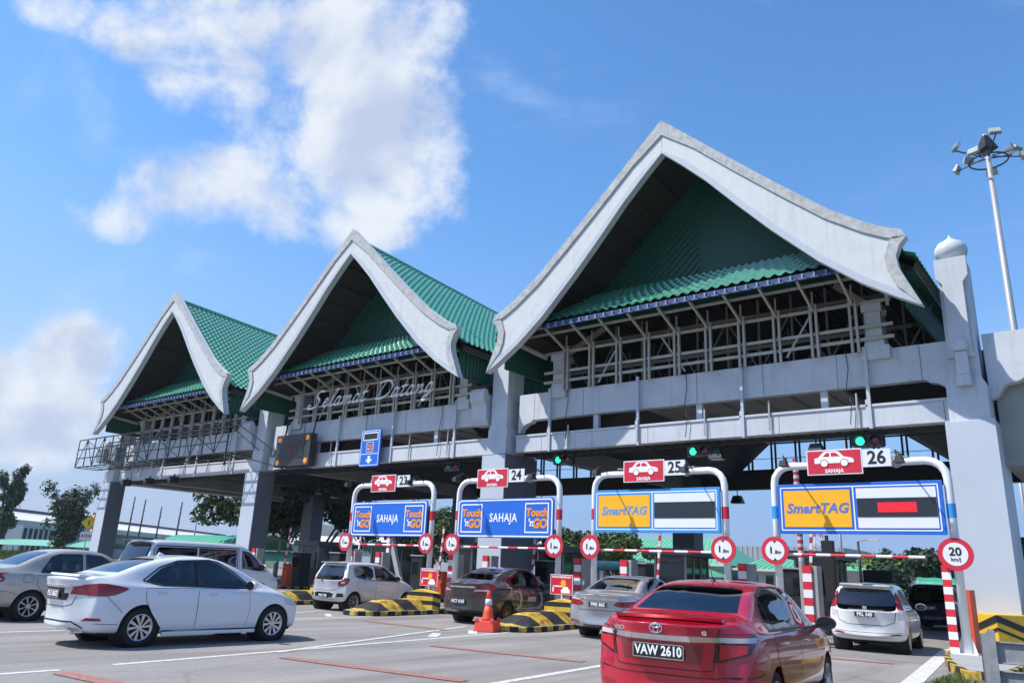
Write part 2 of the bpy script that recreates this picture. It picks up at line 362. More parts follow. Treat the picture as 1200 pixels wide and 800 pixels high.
# ================================================================ toll plaza building
plaza = thing('toll_plaza', 'grey toll plaza with three steep green tiled gables and white curved bargeboards', 'toll plaza', (-28.6, 30, 0))
PL = Vector((28.6, -30, 0))
class PB(MB):
    def build(s, *a, **k):
        par = a[2] if len(a) > 2 else k.get('parent')
        o = MB.build(s, *a, **k)
        if par is plaza: o.location = PL
        return o
YG, YF = 22.4, 24.8
BAY = 17.15; GX = [-11.45-BAY*k for k in range(3)]; PX = [-3.0-BAY*k+.05*k for k in range(4)]
OUT = [(0, 17.55), (1.4, 16.25), (2.75, 14.98), (4.2, 13.65), (5.6, 12.42), (6.6, 11.72), (7.15, 11.42), (7.5, 11.28), (7.62, 11.05), (7.42, 10.82), (7.3, 10.5), (7.34, 10.15), (7.5, 9.75), (7.84, 8.93)]
INN = [(7.84, 8.93), (7.2, 9.3), (6.3, 9.9), (5.15, 10.85), (3.75, 12.25), (2.7, 13.4), (1.6, 14.65), (.7, 15.55), (0, 16.2)]
def offset_poly(P, d):
    """inset a closed outline by d"""
    n = len(P); area = sum(P[i][0]*P[(i+1) % n][1]-P[(i+1) % n][0]*P[i][1] for i in range(n)); s = 1 if area > 0 else -1
    Q = []
    for i in range(n):
        a, b, c = Vector(P[i-1]), Vector(P[i]), Vector(P[(i+1) % n])
        d1 = (b-a).normalized(); d2 = (c-b).normalized()
        n1 = Vector((-d1.y, d1.x))*s; n2 = Vector((-d2.y, d2.x))*s; m_ = (n1+n2)
        m_ = m_.normalized() if m_.length > .05 else n1
        k = d/max(.45, m_.dot(n1)); Q.append((b.x+m_.x*k, b.y+m_.y*k))
    return Q
def band(mb, A, B, y0, y1):
    """flat band between two outlines of equal length, with thickness"""
    n = len(A); V = [(x, y0, z) for x, z in A]+[(x, y0, z) for x, z in B]+[(x, y1, z) for x, z in A]+[(x, y1, z) for x, z in B]; F = []
    for i in range(n-1):
        F += [(i, i+1, n+i+1, n+i), (2*n+i, 2*n+i+1, i+1, i), (n+i, n+i+1, 3*n+i+1, 3*n+i)]
    return mb.add(V, F)
def lerp_prof(P, t):
    L_ = [0]
    for i in range(1, len(P)): L_.append(L_[-1]+math.dist(P[i-1], P[i]))
    s = t*L_[-1]
    for i in range(1, len(P)):
        if s <= L_[i]+1e-9:
            k = (s-L_[i-1])/(L_[i]-L_[i-1]); return (P[i-1][0]*(1-k)+P[i][0]*k, P[i-1][1]*(1-k)+P[i][1]*k)
    return P[-1]
SLOPE = chaikin([(0, 17.02), (1.4, 15.75), (2.75, 14.5), (4.2, 13.17), (5.6, 11.95), (6.6, 11.2), (7.35, 10.72), (7.75, 10.45)], 1, False)
YB = 43.0
def zfac(z, Y): return 10.4+(z-10.4)*(1-.0091*(Y-22.4))
def tile_mesh(name, P, xc, sgn, y0, y1, parent, period=.33, step=.36, zf=zfac, m=None):
    """pantiles: rounded rolls running down the slope, stepped at each course"""
    Ln = sum(math.dist(P[i], P[i+1]) for i in range(len(P)-1)); nr = max(2, int(Ln/step)); nc = int((y1-y0)/period); k = 6
    V = []; F = []; W = nc*k+1
    for r in range(nr):
        for e in (0, 1):
            t = (r+e)/nr; x, z = lerp_prof(P, min(1, t)); lift = .0 if e == 0 else .075
            for c in range(W):
                ph = (c % k)/k; Y = y0+c*period/k
                hgt = .095*(math.cos(2*math.pi*ph)*.5+.5)**1.3
                V.append((xc+sgn*x, Y, zf(z, Y)+lift+hgt))
    for r in range(nr*2-1):
        for c in range(W-1):
            a = r*W+c; F.append((a, a+1, a+1+W, a+W) if sgn > 0 else (a+W, a+1+W, a+1, a))
    me = bpy.data.meshes.new(name); me.from_pydata(V, [], F); me.update()
    o = link_mesh(name, me, m or M_tile, parent, smooth=False); return o
for k, xc in enumerate(GX):
    # lining under the tiles doubles as the body of the roof; everything else hangs on it
    s = PB()
    S2 = [(x, z-.08) for x, z in SLOPE]; S3 = [(x*.985, z-.26) for x, z in SLOPE]
    for sg in (1, -1):
        for i in range(len(S2)-1):
            for (A, B, flip) in ((S2[i], S2[i+1], 0), (S3[i], S3[i+1], 1)):
                q = [(xc+sg*A[0], YG+.3, zfac(A[1], YG)), (xc+sg*B[0], YG+.3, zfac(B[1], YG)), (xc+sg*B[0], YB, zfac(B[1], YB)), (xc+sg*A[0], YB, zfac(A[1], YB))]
                s.quad(*q)
        a, b = S2[-1], S3[-1]
        s.quad((xc+sg*a[0], YG+.3, a[1]), (xc+sg*b[0], YG+.3, b[1]), (xc+sg*b[0], YB, b[1]), (xc+sg*a[0], YB, a[1]))
        for j in range(1, 9):                                # purlins and rafters seen from below
            x, z = lerp_prof(SLOPE, j/9)
            s.bar((xc+sg*x*.97, YG+.4, zfac(z, YG)-.36), (xc+sg*x*.97, YB-.1, zfac(z, YB)-.36), .09, .14)
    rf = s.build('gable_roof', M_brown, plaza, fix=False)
    def sub(mb, name, m, **kw): return mb.build(name, m, rf, **kw)
    for sg in (1, -1): tile_mesh('tile_slope', SLOPE, xc, sg, YG+.28, YB, rf)
    sub(PB().tube([(xc, YG+.3, 17.06), (xc, YB, zfac(17.05, YB))], .14, 10), 'ridge_cap', M_tile, smooth=True)
    # bargeboards
    for sg in (1, -1):
        poly = OUT+INN[1:]
        P = [(xc+sg*x, z) for x, z in poly]
        s = PB().prism(P, YG, YG+.28)
        bb = sub(s, 'bargeboard', M_barge, bevel=.02)
        ins = offset_poly([(sg*x, z) for x, z in poly], .30); n = len(poly); s = PB()
        # raised rim along the outer edge and a thinner one along the inner edge
        no = len(OUT)
        inn = [(x+xc, z) for x, z in ins]; inn[0] = (xc+sg*.002, inn[0][1])
        band(PB(), P[:no], inn[:no], YG-.06, YG+.01).build('moulding', M_barge_rim, rf)
        ins2 = [(x+xc, z) for x, z in offset_poly([(sg*x, z) for x, z in poly], .20)]
        lo = P[no-1:n]; li = ins2[no-1:n-1]+[(xc+sg*.002, ins2[n-1][1])]
        band(PB(), lo, li, YG-.04, YG+.012).build('moulding', mat('pale_rim', (.44, .475, .53), .7, var=.08, streak=.1), rf)
        # eave board hanging under the tiles, ribbed green sheet
        xe = xc+sg*7.30; s = PB()
        yy = YG+.5
        while yy < YB:
            s.box(min(xe, xe+sg*.05), max(xe, xe+sg*.05), yy, yy+.17, 9.15, 10.45); s.box(min(xe, xe+sg*.09), max(xe, xe+sg*.09), yy+.17, yy+.23, 9.15, 10.45); yy += .23
        sub(s, 'eave_board', M_green_wall, fix=True)
        s = PB().box(min(xe+sg*.1, xe+sg*.35), max(xe+sg*.1, xe+sg*.35), YG+.6, YB, 10.18, 10.32); sub(s, 'eave_gutter', M_green_wall)
    # recessed gable wall with ribs that follow the roof pitch
    s = PB().prism([(xc-6.6, 11.3), (xc+6.6, 11.3), (xc+2.9, 14.1), (xc, 16.6), (xc-2.9, 14.1)], 25.35, 25.45)
    for sg in (1, -1):
        for j in range(30):
            h0 = 16.4-j*.30                               # rib starts on the centre line and runs down parallel to the slope
            a = (0, h0); b = (5.6, h0-5.05)
            if b[1] < 11.5: t = (a[1]-11.5)/(a[1]-b[1]); b = (5.6*t, 11.5)
            if a[1] < 11.8: continue
            # clip to the roof line
            s.bar((xc+sg*a[0], 25.33, a[1]), (xc+sg*b[0], 25.33, b[1]), .05, .10)
    sub(s, 'gable_wall', M_green_wall, fix=False)
    # skirt roof over the frame with blue gutter
    V = []; F = []; per = .36; nc = int(13/per)*6; nr = 7
    for r in range(nr):
        for e in (0, 1):
            t = (r+e)/nr
            for c in range(nc+1):
                u = -1+2*c/nc; ph = (c % 6)/6
                V.append((xc+u*(4.7+1.75*t), 25.4-2.35*t, 12.5-1.7*t+(.0 if e == 0 else .08)+.09*(math.cos(2*math.pi*ph)*.5+.5)**1.5))
    for r in range(nr*2-1):
        for c in range(nc): a = r*(nc+1)+c; F.append((a, a+nc+1, a+nc+2, a+1))
    me = bpy.data.meshes.new('skirt_roof'); me.from_pydata(V, [], F); me.update(); link_mesh('skirt_roof', me, M_tile, rf)
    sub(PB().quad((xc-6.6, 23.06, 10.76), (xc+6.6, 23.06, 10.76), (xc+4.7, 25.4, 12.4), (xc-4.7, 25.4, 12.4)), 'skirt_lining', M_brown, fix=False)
    gt = PB().box(xc-6.6, xc+6.6, 22.88, 23.02, 10.56, 10.73); gto = sub(gt, 'gutter', M_blue_gutter)
    for j in range(36):
        x = xc-6.3+j*.36; PB().box(x, x+.05, 22.80, 22.87, 10.55, 10.70).box(x-.1, x+.14, 22.80, 22.88, 10.53, 10.545).build('gutter_clip', M_gutter_clip, gto)
    # steel frame below the skirt
    fr = PB()
    for z in (8.85, 9.25, 10.05): fr.bar((xc-6.6, 24.62, z), (xc+6.6, 24.62, z), .07, .10)
    fr.bar((xc-6.8, 23.6, 10.55), (xc+6.8, 23.6, 10.55), .07, .08)
    for j in (1, 4, 7):
        x = xc-5.5+j*1.22+.25; fr.bar((x, 24.66, 8.6), (x+.9*(1 if j % 2 else -1), 24.66, 10.0), .05, .06)
    fo = fr.build('steel_frame', M_steel, plaza, fix=False)
    for j in range(10):
        x = xc-5.5+j*1.22
        s = PB()
        for dx in (-.09, .09): s.box(x+dx-.038, x+dx+.038, 24.5, 24.6, 8.45, 10.25)
        s.bar((x, 24.55, 10.05), (x, 23.05, 10.62), .07, .09); s.bar((x, 24.56, 10.2), (x, 24.56, 10.7), .05, .05)
        s.build('frame_post', M_steel, fo)
    for (yt, zt) in ((26.3, 11.4), (29.5, 11.2), (33.0, 11.0)):
        s = PB()
        for z in (8.75, 9.6, zt-.6): s.bar((xc-6.8, yt, z), (xc+6.8, yt, z), .09, .12)
        for j in range(12):
            x = xc-6.6+j*1.2; s.bar((x, yt, 8.7), (x, yt, zt), .07); s.bar((x, yt, 8.7), (x+1.2, yt, zt-.6), .05) if j % 2 else s.bar((x+1.2, yt, 8.7), (x, yt, zt-.7), .045)
        s.build('roof_truss', mat('old_truss', (.27, .245, .20), .8, var=.2), plaza, fix=False)
    for sg in (1, -1):
        PB().bar((xc+sg*6.5, 24.6, 9.9), (xc+sg*6.9, 22.6, 10.2), .10, .14).build('brace', M_steel, plaza); PB().bar((xc+sg*6.3, 24.9, 9.7), (xc+sg*4.6, 26.2, 11.4), .16, .22).build('brace', M_steel, plaza)
    for sg in (1, -1):                                      # stub posts carrying the bargeboards
        x = xc+sg*6.0
        PB().box(x-.24, x+.24, 24.72, 25.3, 8.62, 9.75).frustum(x-.30, x+.30, 24.66, 25.35, 8.62, 8.98, .06, .06).box(x-.30, x+.30, 24.62, 25.4, 9.75, 10.0).box(x-.42, x+.42, 24.66, 25.3, 8.2, 8.62).build('stub_post', M_wall, plaza, bevel=.01)
    xa, xb = xc-8.0, xc+8.0
    ub = PB().box(xa, xb, YF, YF+.35, 7.42, 8.52).build('upper_beam', M_wall, plaza, bevel=.012)
    for sg in (1, -1):                                      # curved haunches under the beam ends
        xe = xc+sg*8.0; P = [(xe, 7.43), (xe-sg*.75, 7.43), (xe-sg*.62, 7.33), (xe-sg*.4, 7.28), (xe-sg*.18, 7.12), (xe-sg*.1, 6.95), (xe, 6.9)]
        PB().prism(P, YF+.002, YF+.33).build('haunch', M_wall, ub)
    lb = PB().box(xa, xb, YF-.12, YF+.3, 6.10, 6.76).box(xa, xb, YF-.16, YF-.12, 6.72, 6.80).build('lower_beam', M_wall, plaza, bevel=.01)
    for j in range(7): x = xc-7.2+j*2.4; MB().box(x-.008, x+.008, YF-.004, YF+.01, 7.44, 8.50).build('joint', M_seam0, ub); MB().box(x+.5-.008, x+.5+.008, YF-.124, YF-.11, 6.12, 6.70).build('joint', M_seam0, ub)
    for j in range(4):
        x = xc-6.3+j*4.0
        PB().box(x-.05, x+.05, YF-.19, YF-.1, 6.05, 8.62).box(x-.11, x-.05, YF-.16, YF-.12, 6.1, 6.95).build('bracket', M_pier, lb)
    for j in range(3): x = xc-4.4+j*4.3; PB().box(x, x+.22, YF+.12, YF+.3, 6.7, 7.45).build('strut', M_wall, lb)
    for j in range(5):
        x = xc-5.2+j*2.75+rnd.uniform(-.5, .5); PB().bar((x, YF-.2, 6.2), (x+.02, YF-.2, 6.95+rnd.uniform(0, .5)), .035, .05).build('bracket', M_grey_steel, lb)
    for j in range(3):                                      # loose cables hanging over the beams
        x = xc-5+j*5.1+rnd.uniform(-.6, .6); MB.build(PB().tube([(x, YF-.05, 8.55), (x+.05, YF-.09, 8.0), (x-.06, YF-.10, 7.3), (x+.1, YF-.22, 6.9), (x+.02, YF-.22, 6.2)], .014, 5), 'cable', M_black, lb)
    # walkway slab, cable tray, soffits and ceiling strips
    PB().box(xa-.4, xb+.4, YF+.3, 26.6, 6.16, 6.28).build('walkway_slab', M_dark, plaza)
    s = PB()
    for j in range(40): s.bar((xa+.2+j*.4, YF+.2, 6.06), (xa+.2+j*.4, 25.9, 6.06), .03, .04)
    s.bar((xa, YF+.4, 6.0), (xb, YF+.4, 6.0), .05); s.bar((xa, 25.9, 6.0), (xb, 25.9, 6.0), .05)
    s.build('cable_tray', M_black, plaza)
    PB().box(xa-.5, xb+.5, YF+.3, 34.5, 8.30, 8.42).build('ceiling', M_soffit, plaza)
    s = PB()
    for j in range(12): s.box(xa+.4+j*1.35, xa+.5+j*1.35, YF+.4, 34.4, 8.22, 8.31)
    s.build('ceiling_rib', M_soffit, plaza)
    # far side
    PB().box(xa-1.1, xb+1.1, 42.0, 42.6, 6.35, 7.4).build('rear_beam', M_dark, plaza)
    PB().box(xc-8.7, xc+8.7, 42.9, 43.1, 9.7, 10.4).prism([(xc-7.3, 10.4), (xc+7.3, 10.4), (xc, 15.6)], 42.9, 43.1).build('rear_gable', M_brown, plaza)
    s = PB()
    for j in range(13):
        x = xa+.3+j*1.33
        for d in (0, .22): s.box(x+d, x+d+.09, 42.1, 42.2, 7.3, 10.0)
    s.bar((xa, 42.15, 8.0), (xb, 42.15, 8.0), .03); s.build('rear_railing', M_black, plaza)
# deep valley beams over each line of piers, boat-shaped in section
for k, x in enumerate(PX):
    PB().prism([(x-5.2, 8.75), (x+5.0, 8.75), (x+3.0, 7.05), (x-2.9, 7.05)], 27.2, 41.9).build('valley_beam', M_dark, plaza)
    PB().box(x-.35, x+.35, 26.45, 40.7, 6.3, 7.04).build('cross_beam', M_soffit, plaza)
# piers
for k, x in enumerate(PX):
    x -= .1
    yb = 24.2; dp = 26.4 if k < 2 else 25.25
    pr_ = PB().box(x-.60, x+.60, yb, dp, .0, 6.02).build('pier', M_pier if k == 0 else mat('pier_side_shade', (.12, .135, .165), .6, var=.08, vscale=1), plaza, bevel=.015)  # side shade put into the body colour; the front keeps its pale cladding
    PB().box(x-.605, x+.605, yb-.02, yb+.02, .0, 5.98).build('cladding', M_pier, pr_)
    top = 10.9 if k == 0 else 10.2
    hw = .37 if k == 0 else .42
    s = PB().box(x-hw, x+hw, 24.42, 25.5, 6.72, top).box(x-.50, x+.50, yb+.12, dp-.1, 6.02, 6.72)
    s.prism([(x-.5, 6.72), (x+.5, 6.72), (x+.5, 7.05), (x+.40, 7.25), (x-.40, 7.25), (x-.5, 7.05)], 24.36, 25.0)
    if k == 0:
        s.prism([(x-.42, 10.90), (x+.42, 10.90), (x+.42, 10.3), (x+.27, 10.1), (x+.27, 8.05), (x+.36, 7.85), (x-.36, 7.85), (x-.27, 8.05), (x-.27, 10.1), (x-.42, 10.3)], 24.30, 24.44)
    st = s.build('pilaster', M_wall, plaza, bevel=.012)
    if k == 0:
        PB().lathe([(.0, 10.9), (.36, 10.9), (.36, 10.94), (.28, 10.97), (.30, 11.03), (.40, 11.12), (.45, 11.26), (.43, 11.40), (.33, 11.55), (.16, 11.65), (.05, 11.74), (.0, 11.86)], (x, 24.85, 0), 'z', 28).build('finial', M_wall, st, smooth=True)
        PB().box(x-.18, x+.18, 24.05, 24.32, 8.0, 8.3).box(x-.16, x+.16, 24.14, 24.32, 7.3, 8.0).box(x-.18, x+.18, 24.10, 24.32, 7.0, 7.3).build('scroll_bracket', M_wall, st, bevel=.04)
    else:                                                   # heavy scroll block beside the pier
        s = PB().prism([(24.9, 7.3), (24.4, 7.3), (24.2, 7.6), (24.2, 8.1), (24.0, 8.35), (24.0, 8.7), (24.1, 8.85), (24.25, 8.8), (24.35, 8.62), (24.9, 8.62)], x-1.35, x-.55, 'yz')
        s.build('scroll_bracket', M_wall, st, bevel=.03)
    # crash cushion of yellow and black at the foot
s = PB().prism([(-2.62, 8.6), (1.9, 8.6)]+chaikin([(1.9, 5.6), (.3, 6.3), (-.5, 7.3), (-1.0, 7.9), (-1.45, 7.9), (-1.6, 7.3), (-1.9, 7.1), (-2.2, 7.1), (-2.4, 6.75), (-2.6, 6.7)], 2, False), YF+.05, YF+.45)
s.build('side_beam', M_wall, plaza, bevel=.01)
s = PB().prism([(-2.5, 4.85), (-2.1, 4.85), (-1.9, 5.05), (-1.65, 5.15), (-1.5, 5.6), (-1.2, 6.6), (-1.0, 7.9), (-2.5, 7.9)], 25.3, 40); s.build('side_brace', M_soffit, plaza)
for k in range(4):                                          # rear columns
    x = PX[k]+.2
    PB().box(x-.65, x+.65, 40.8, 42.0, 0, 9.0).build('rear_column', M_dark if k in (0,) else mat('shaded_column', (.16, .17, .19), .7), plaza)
# second row of the ceiling between piers on the side
s = PB().box(-56.5, -55.2, 24.9, 41, 6.1, 6.9).build('side_slab', M_soffit, plaza)
# ================================================================ lane gantries and signs
SC = .952
def zz(z): return z*SC+.07
M_sblue = mat('sign_blue', (.012, .13, .58), .38, var=.04, vscale=3)
M_slight = mat('sign_light_blue', (.03, .27, .66), .38, var=.04)
M_sred = mat('sign_red', (.58, .02, .045), .38, var=.05)
M_swhite = mat('sign_white', (.72, .73, .75), .4, var=.04)
M_syellow = mat('sign_yellow', (.88, .42, .008), .4, var=.04)
M_sorange = mat('letter_orange', (.80, .27, .02), .45)
M_sblack = mat('sign_black', (.012, .014, .017), .4)
M_letterw = mat('letter_white', (.80, .81, .82), .45)
M_mauve = mat('letter_blue', (.10, .17, .50), .45)
def rrect(x0, x1, z0, z1, r, n=4):
    P = []
    for cx, cz, a0 in ((x1-r, z1-r, 0), (x0+r, z1-r, 90), (x0+r, z0+r, 180), (x1-r, z0+r, 270)):
        for i in range(n+1): a = R(a0+90*i/n); P.append((cx+r*math.cos(a), cz+r*math.sin(a)))
    return P
def frame_ring(mb, x0, x1, z0, z1, w, y0, y1, r=.03):
    O_ = rrect(x0, x1, z0, z1, r); I_ = rrect(x0+w, x1-w, z0+w, z1-w, max(.004, r-w*.5)); n = len(O_)
    for i in range(n): mb.prism([O_[i], O_[(i+1) % n], I_[(i+1) % n], I_[i]], y0, y1)
    return mb
def tng_logo(parent, cx, cz, s, y):
    """orange block lettering in a white square outline"""
    fr = frame_ring(MB(), cx-s/2, cx+s/2, cz-s/2, cz+s/2, .035*s/.8, y-.004, y, .02).build('logo_frame', M_letterw, parent)
    w = text_mesh('lettering', 'Touch', .36*s, M_sorange, parent, (cx-.0*s, y-.004, cz+.17*s), bold=.016*s, shear=.12, sx=.98, ext=.003)
    text_mesh('lettering', "'n", .34*s, M_letterw, parent, (cx-.24*s, y-.004, cz-.17*s), bold=.012*s, shear=.12, ext=.003)
    text_mesh('lettering', 'GO', .42*s, M_sorange, parent, (cx+.14*s, y-.004, cz-.20*s), bold=.020*s, shear=.12, sx=.92, ext=.003)
CAR = [(-.46, -.10), (-.46, .03), (-.36, .06), (-.24, .19), (-.20, .21), (.08, .21), (.13, .19), (.24, .06), (.42, .02), (.47, -.02), (.47, -.10)]
def lane_gantry(cx, hw, num, boards, lab):
    GY = 20.0
    g = thing('lane_gantry', f'white tubular gantry over lane {num}, {lab}', 'gantry', (cx, GY, .07), group='white gantries over the toll lanes')
    g.scale = (SC,)*3; r = .45; pts = [(-hw, 0, .1), (-hw, 0, 4.50-r)]
    pts += [(-hw+r-r*math.cos(R(a)), 0, 4.50-r+r*math.sin(R(a))) for a in (22, 45, 68, 90)]
    pts += [(hw-r+r*math.sin(R(a)), 0, 4.50-r+r*math.cos(R(a))) for a in (0, 22, 45, 68, 90)]+[(hw, 0, .1)]
    MB().tube(pts, .096, 16).build('pipe_frame', M_white, g, smooth=True)
    for sx in (-hw, hw):
        MB().box(sx-.22, sx+.22, -.22, .22, .10, .13).prism([(sx-.2, .13), (sx-.1, .13), (sx-.1, .5)], -.01, .01).prism([(sx+.2, .13), (sx+.1, .13), (sx+.1, .5)], -.01, .01).build('base_plate', M_white, g)
        MB().lathe([(.103, 3.12), (.103, 3.45)], (sx, 0, 0), 'z', 16).build('band', M_slight if num == 26 else M_sred, g)
    for sx in (-.95, 1.0):
        MB().lathe([(.15, -.05), (.15, .05)], (cx*0+sx, 0, 4.5), 'x', 14).lathe([(.12, -.12), (.12, .12)], (sx, 0, 4.5), 'x', 14).build('flange', M_grey_steel, g)
    # lamps on forward arms
    for sx, zz in ((-1.45, 4.45), ({26: 1.30, 25: 1.45, 24: 1.85, 23: 1.95}[num], 4.42)):
        s = MB().tube([(sx-.25, 0, 4.55), (sx-.2, -.5, 4.72), (sx, -.98, zz+.1)], .02, 6); a = s.build('lamp_arm', M_black, g)
        MB().frustum(sx-.10, sx+.10, -1.2, -.92, zz-.1, zz+.06, .03, .03).box(sx-.04, sx+.04, -1.0, -.9, zz+.04, zz+.14).build('lamp_head', M_black, a, bevel=.01)
    MB().box(-.35, .3, -.2, -.12, 4.55, 4.65).bar((-.3, -.12, 4.6), (-1.3, -.06, 4.66), .035).bar((.9, -.12, 4.6), (1.3, -.06, 4.62), .035).build('sign_bracket', M_grey_steel, g)
    return g
GANTRIES = [(-5.14, 2.10, 26, 'rightmost beside the big pier'), (-10.57, 2.17, 25, 'third from the left'), (-16.04, 2.22, 24, 'in front of the second pier from the right'), (-21.52, 2.25, 23, 'the leftmost one')]
for cx, hw, num, lab in GANTRIES:
    lane_gantry(cx, hw, num, None, lab)
    Y = 19.87
    # big board
    if num >= 25:
        z0, z1 = (2.72, 4.0); bl = M_sblue if num == 26 else M_slight; w2 = 1.98 if num == 26 else 2.08
        b = thing('lane_board', f'wide {"dark" if num==26 else "light"} blue framed board with yellow panel and {"red lit" if num==26 else "blank black"} display over lane {num}', 'lane sign', (cx, Y, .07), group='wide boards over the electronic toll lanes'); b.scale = (SC,)*3
        MB().box(-w2, w2, -.03, .05, z0, z1).build('panel', bl, b, bevel=.008)
        frame_ring(MB(), -w2+.08, w2-.08, z0+.08, z1-.08, .028, -.036, -.028).build('border', M_letterw, b)
        MB().box(-.06, -.03, -.036, -.028, z0+.1, z1-.1).build('border', M_letterw, b)
        yp = MB().box(-w2+.17, -.12, -.042, -.03, z0+.17, z1-.17).build('yellow_panel', M_syellow, b)
        text_mesh('lettering', 'SmartTAG', .345, M_mauve if num == 26 else mat('letter_sky', (.10, .30, .62), .45), yp, (-w2/2+.02, -.044, (z0+z1)/2), bold=.011, shear=.22, sx=1.0, space=1.04)
        MB().box(.03, w2-.14, -.042, -.03, z0+.15, z1-.15).build('white_panel', M_swhite, b)
        dp = MB().box(.035, w2-.145, -.055, -.04, z0+.42, z1-.40).build('display', mat('display_glass', (.02, .026, .036), .3), b)
        if num == 26: MB().box(.52, 1.40, -.06, -.054, z0+.53, z1-.51).build('lit_segment', mat('red_led', (.66, .008, .022), .5, emit=.25), dp)
    else:
        z0, z1 = (2.52, 3.83); w2 = 2.1
        b = thing('lane_board', f'wide blue board with white lettering between two orange logos over lane {num}', 'lane sign', (cx, Y, .07), group='wide blue boards over the touch card lanes'); b.scale = (SC,)*3
        MB().prism(rrect(-w2, w2, z0, z1, .12), -.03, .04).build('panel', M_sblue, b)
        frame_ring(MB(), -w2+.03, w2-.03, z0+.03, z1-.03, .045, -.036, -.028, .12).build('border', M_letterw, b)
        text_mesh('lettering', 'SAHAJA', .40, M_letterw, b, (0, -.034, (z0+z1)/2), bold=.008, sx=.80, space=1.12)
        for sx in (-1.43, 1.43): tng_logo(b, sx, (z0+z1)/2, .98, -.034)
    for sx in (-w2+.12, w2-.12): MB().box(sx-.04, sx+.04, .05, .12, z0+.1, z1-.1).build('bracket', M_grey_steel, b)
    # vehicle sign and lane number on the arm
    vx = cx-.55 if num == 26 else (cx-.28 if num == 25 else cx-.42 if num == 24 else cx-.3)
    vx = {26: -5.81, 25: -11.36, 24: -17.3, 23: -22.87}[num]*SC; z0, z1 = 4.2, 4.85
    v = thing('vehicle_sign', f'red sign with white car picture above lane {num}', 'sign', (vx, 19.73, .07), group='red car signs above the lanes'); v.scale = (SC,)*3
    MB().box(-.69, .69, -.02, .02, z0, z1).build('panel', M_swhite, v, bevel=.005)
    MB().box(-.66, .66, -.026, -.018, z0+.03, z1-.03).build('red_face', M_sred, v)
    cz = z0+.36; cz += .035; s = MB().prism([(x*1.05, z+cz) for x, z in CAR], -.034, -.025).build('car_picture', M_letterw, v)
    MB().prism([(-.27, cz+.07), (-.17, cz+.17), (-.10, cz+.17), (-.10, cz+.07)], -.037, -.033).build('picture_window', M_sred, s); MB().prism([(-.06, cz+.07), (-.06, cz+.17), (.06, cz+.17), (.16, cz+.07)], -.037, -.033).build('picture_window', M_sred, s)
    for wx in (-.24, .26): MB().lathe([(.105, .033), (.105, .037)], (wx, 0, cz-.10), 'y', 18).build('picture_wheel', M_sred, s); MB().lathe([(.085, .036), (.085, .040)], (wx, 0, cz-.10), 'y', 18).build('picture_wheel', M_letterw, s)
    text_mesh('lettering', 'SAHAJA', .135, M_letterw, v, (0, -.028, z0+.095), bold=.004)
    nx = {26: -4.78, 25: -10.33, 24: -16.24, 23: -21.75}[num]*SC
    nn = thing('lane_number_sign', f'white plate reading {num} above the lane', 'sign', (nx, 19.73, .07), group='white number plates above the lanes'); nn.scale = (SC,)*3
    MB().box(-.335, .335, -.015, .015, 4.36, 4.80).build('panel', M_swhite, nn, bevel=.004)
    text_mesh('lettering', str(num), .46, M_sblack, nn, (0, -.018, 4.58), bold=.010, sx=.95)
    # height bar
    hb = thing('height_bar', f'red and white striped height bar hanging across lane {num}', 'height bar', (cx, 19.9, zz(2.2)), group='striped height bars'); hb.scale = (SC,)*3
    x0, x1 = (-hw+.35, hw-.3) if num != 26 else (-hw+.3, 1.45); n = 9; L_ = (x1-x0)/n
    for j in range(n): MB().lathe([(.036, x0+j*L_), (.036, x0+(j+1)*L_)], (0, 0, 0), 'x', 10).build('bar_section', M_red if j % 2 else M_white, hb)
    MB().bar((-hw, .05, .02), (x0, 0, 0), .05).build('arm', M_white, hb)
    # round signs
    for sd, sx in ((-1, -hw), (1, hw)):
        kmh = num == 26 and sd == 1; rr = .36 if not kmh else .37
        c = thing('round_sign', (f'round red ringed 20 km/j speed sign on right post of lane {num}' if kmh else f'round red ringed height limit sign on {"left" if sd < 0 else "right"} post of lane {num}'), 'traffic sign', (cx+sx*SC+.02, 19.73, zz(2.28)), group=None if kmh else 'round height limit signs'); c.scale = (SC,)*3
        MB().lathe([(0, -.02), (rr, -.02), (rr, .012), (0, .012)], axis='y', n=36).build('disc', M_sred, c)
        MB().lathe([(rr*.70, .010), (rr*.70, .017), (0, .017)], axis='y', n=36).build('white_face', M_swhite, c)
        if kmh: text_mesh('lettering', '20', .26, M_sblack, c, (0, -.019, .05), bold=.007); text_mesh('lettering', 'km/j', .12, M_sblack, c, (0, -.019, -.12), bold=.002)
        else:
            text_mesh('lettering', '1', .22, M_sblack, c, (-.10, -.019, .0), bold=.010); text_mesh('lettering', '.8m', .13, M_sblack, c, (.07, -.019, -.04), bold=.003)
            for s_ in (1, -1): MB().prism([(-.05, s_*rr*.69), (.05, s_*rr*.69), (0, s_*rr*.52)], -.022, -.016).build('arrow', M_sblack, c)
    # concrete posts with striped faces behind the gantry posts
    for sd, sx in ((-1, -hw+.36), (1, hw-1.0)):
        if num == 26 and sd == 1: continue
        if sd == 1: sx = hw-.05
        cp = thing('island_post', f'pale concrete post with red and white striped face behind {"left" if sd < 0 else "right"} gantry post of lane {num}', 'post', (cx+sx*SC, 21.25, .13), group='striped concrete posts on the islands')
        MB().box(.06, .20, 0, .4, 0, 1.80).build('column', M_concrete, cp, bevel=.01)
        for j in range(9): MB().box(-.16, .07, -.06, .3, j*.20, (j+1)*.20).build('stripe', M_red if j % 2 == 0 else M_white, cp)
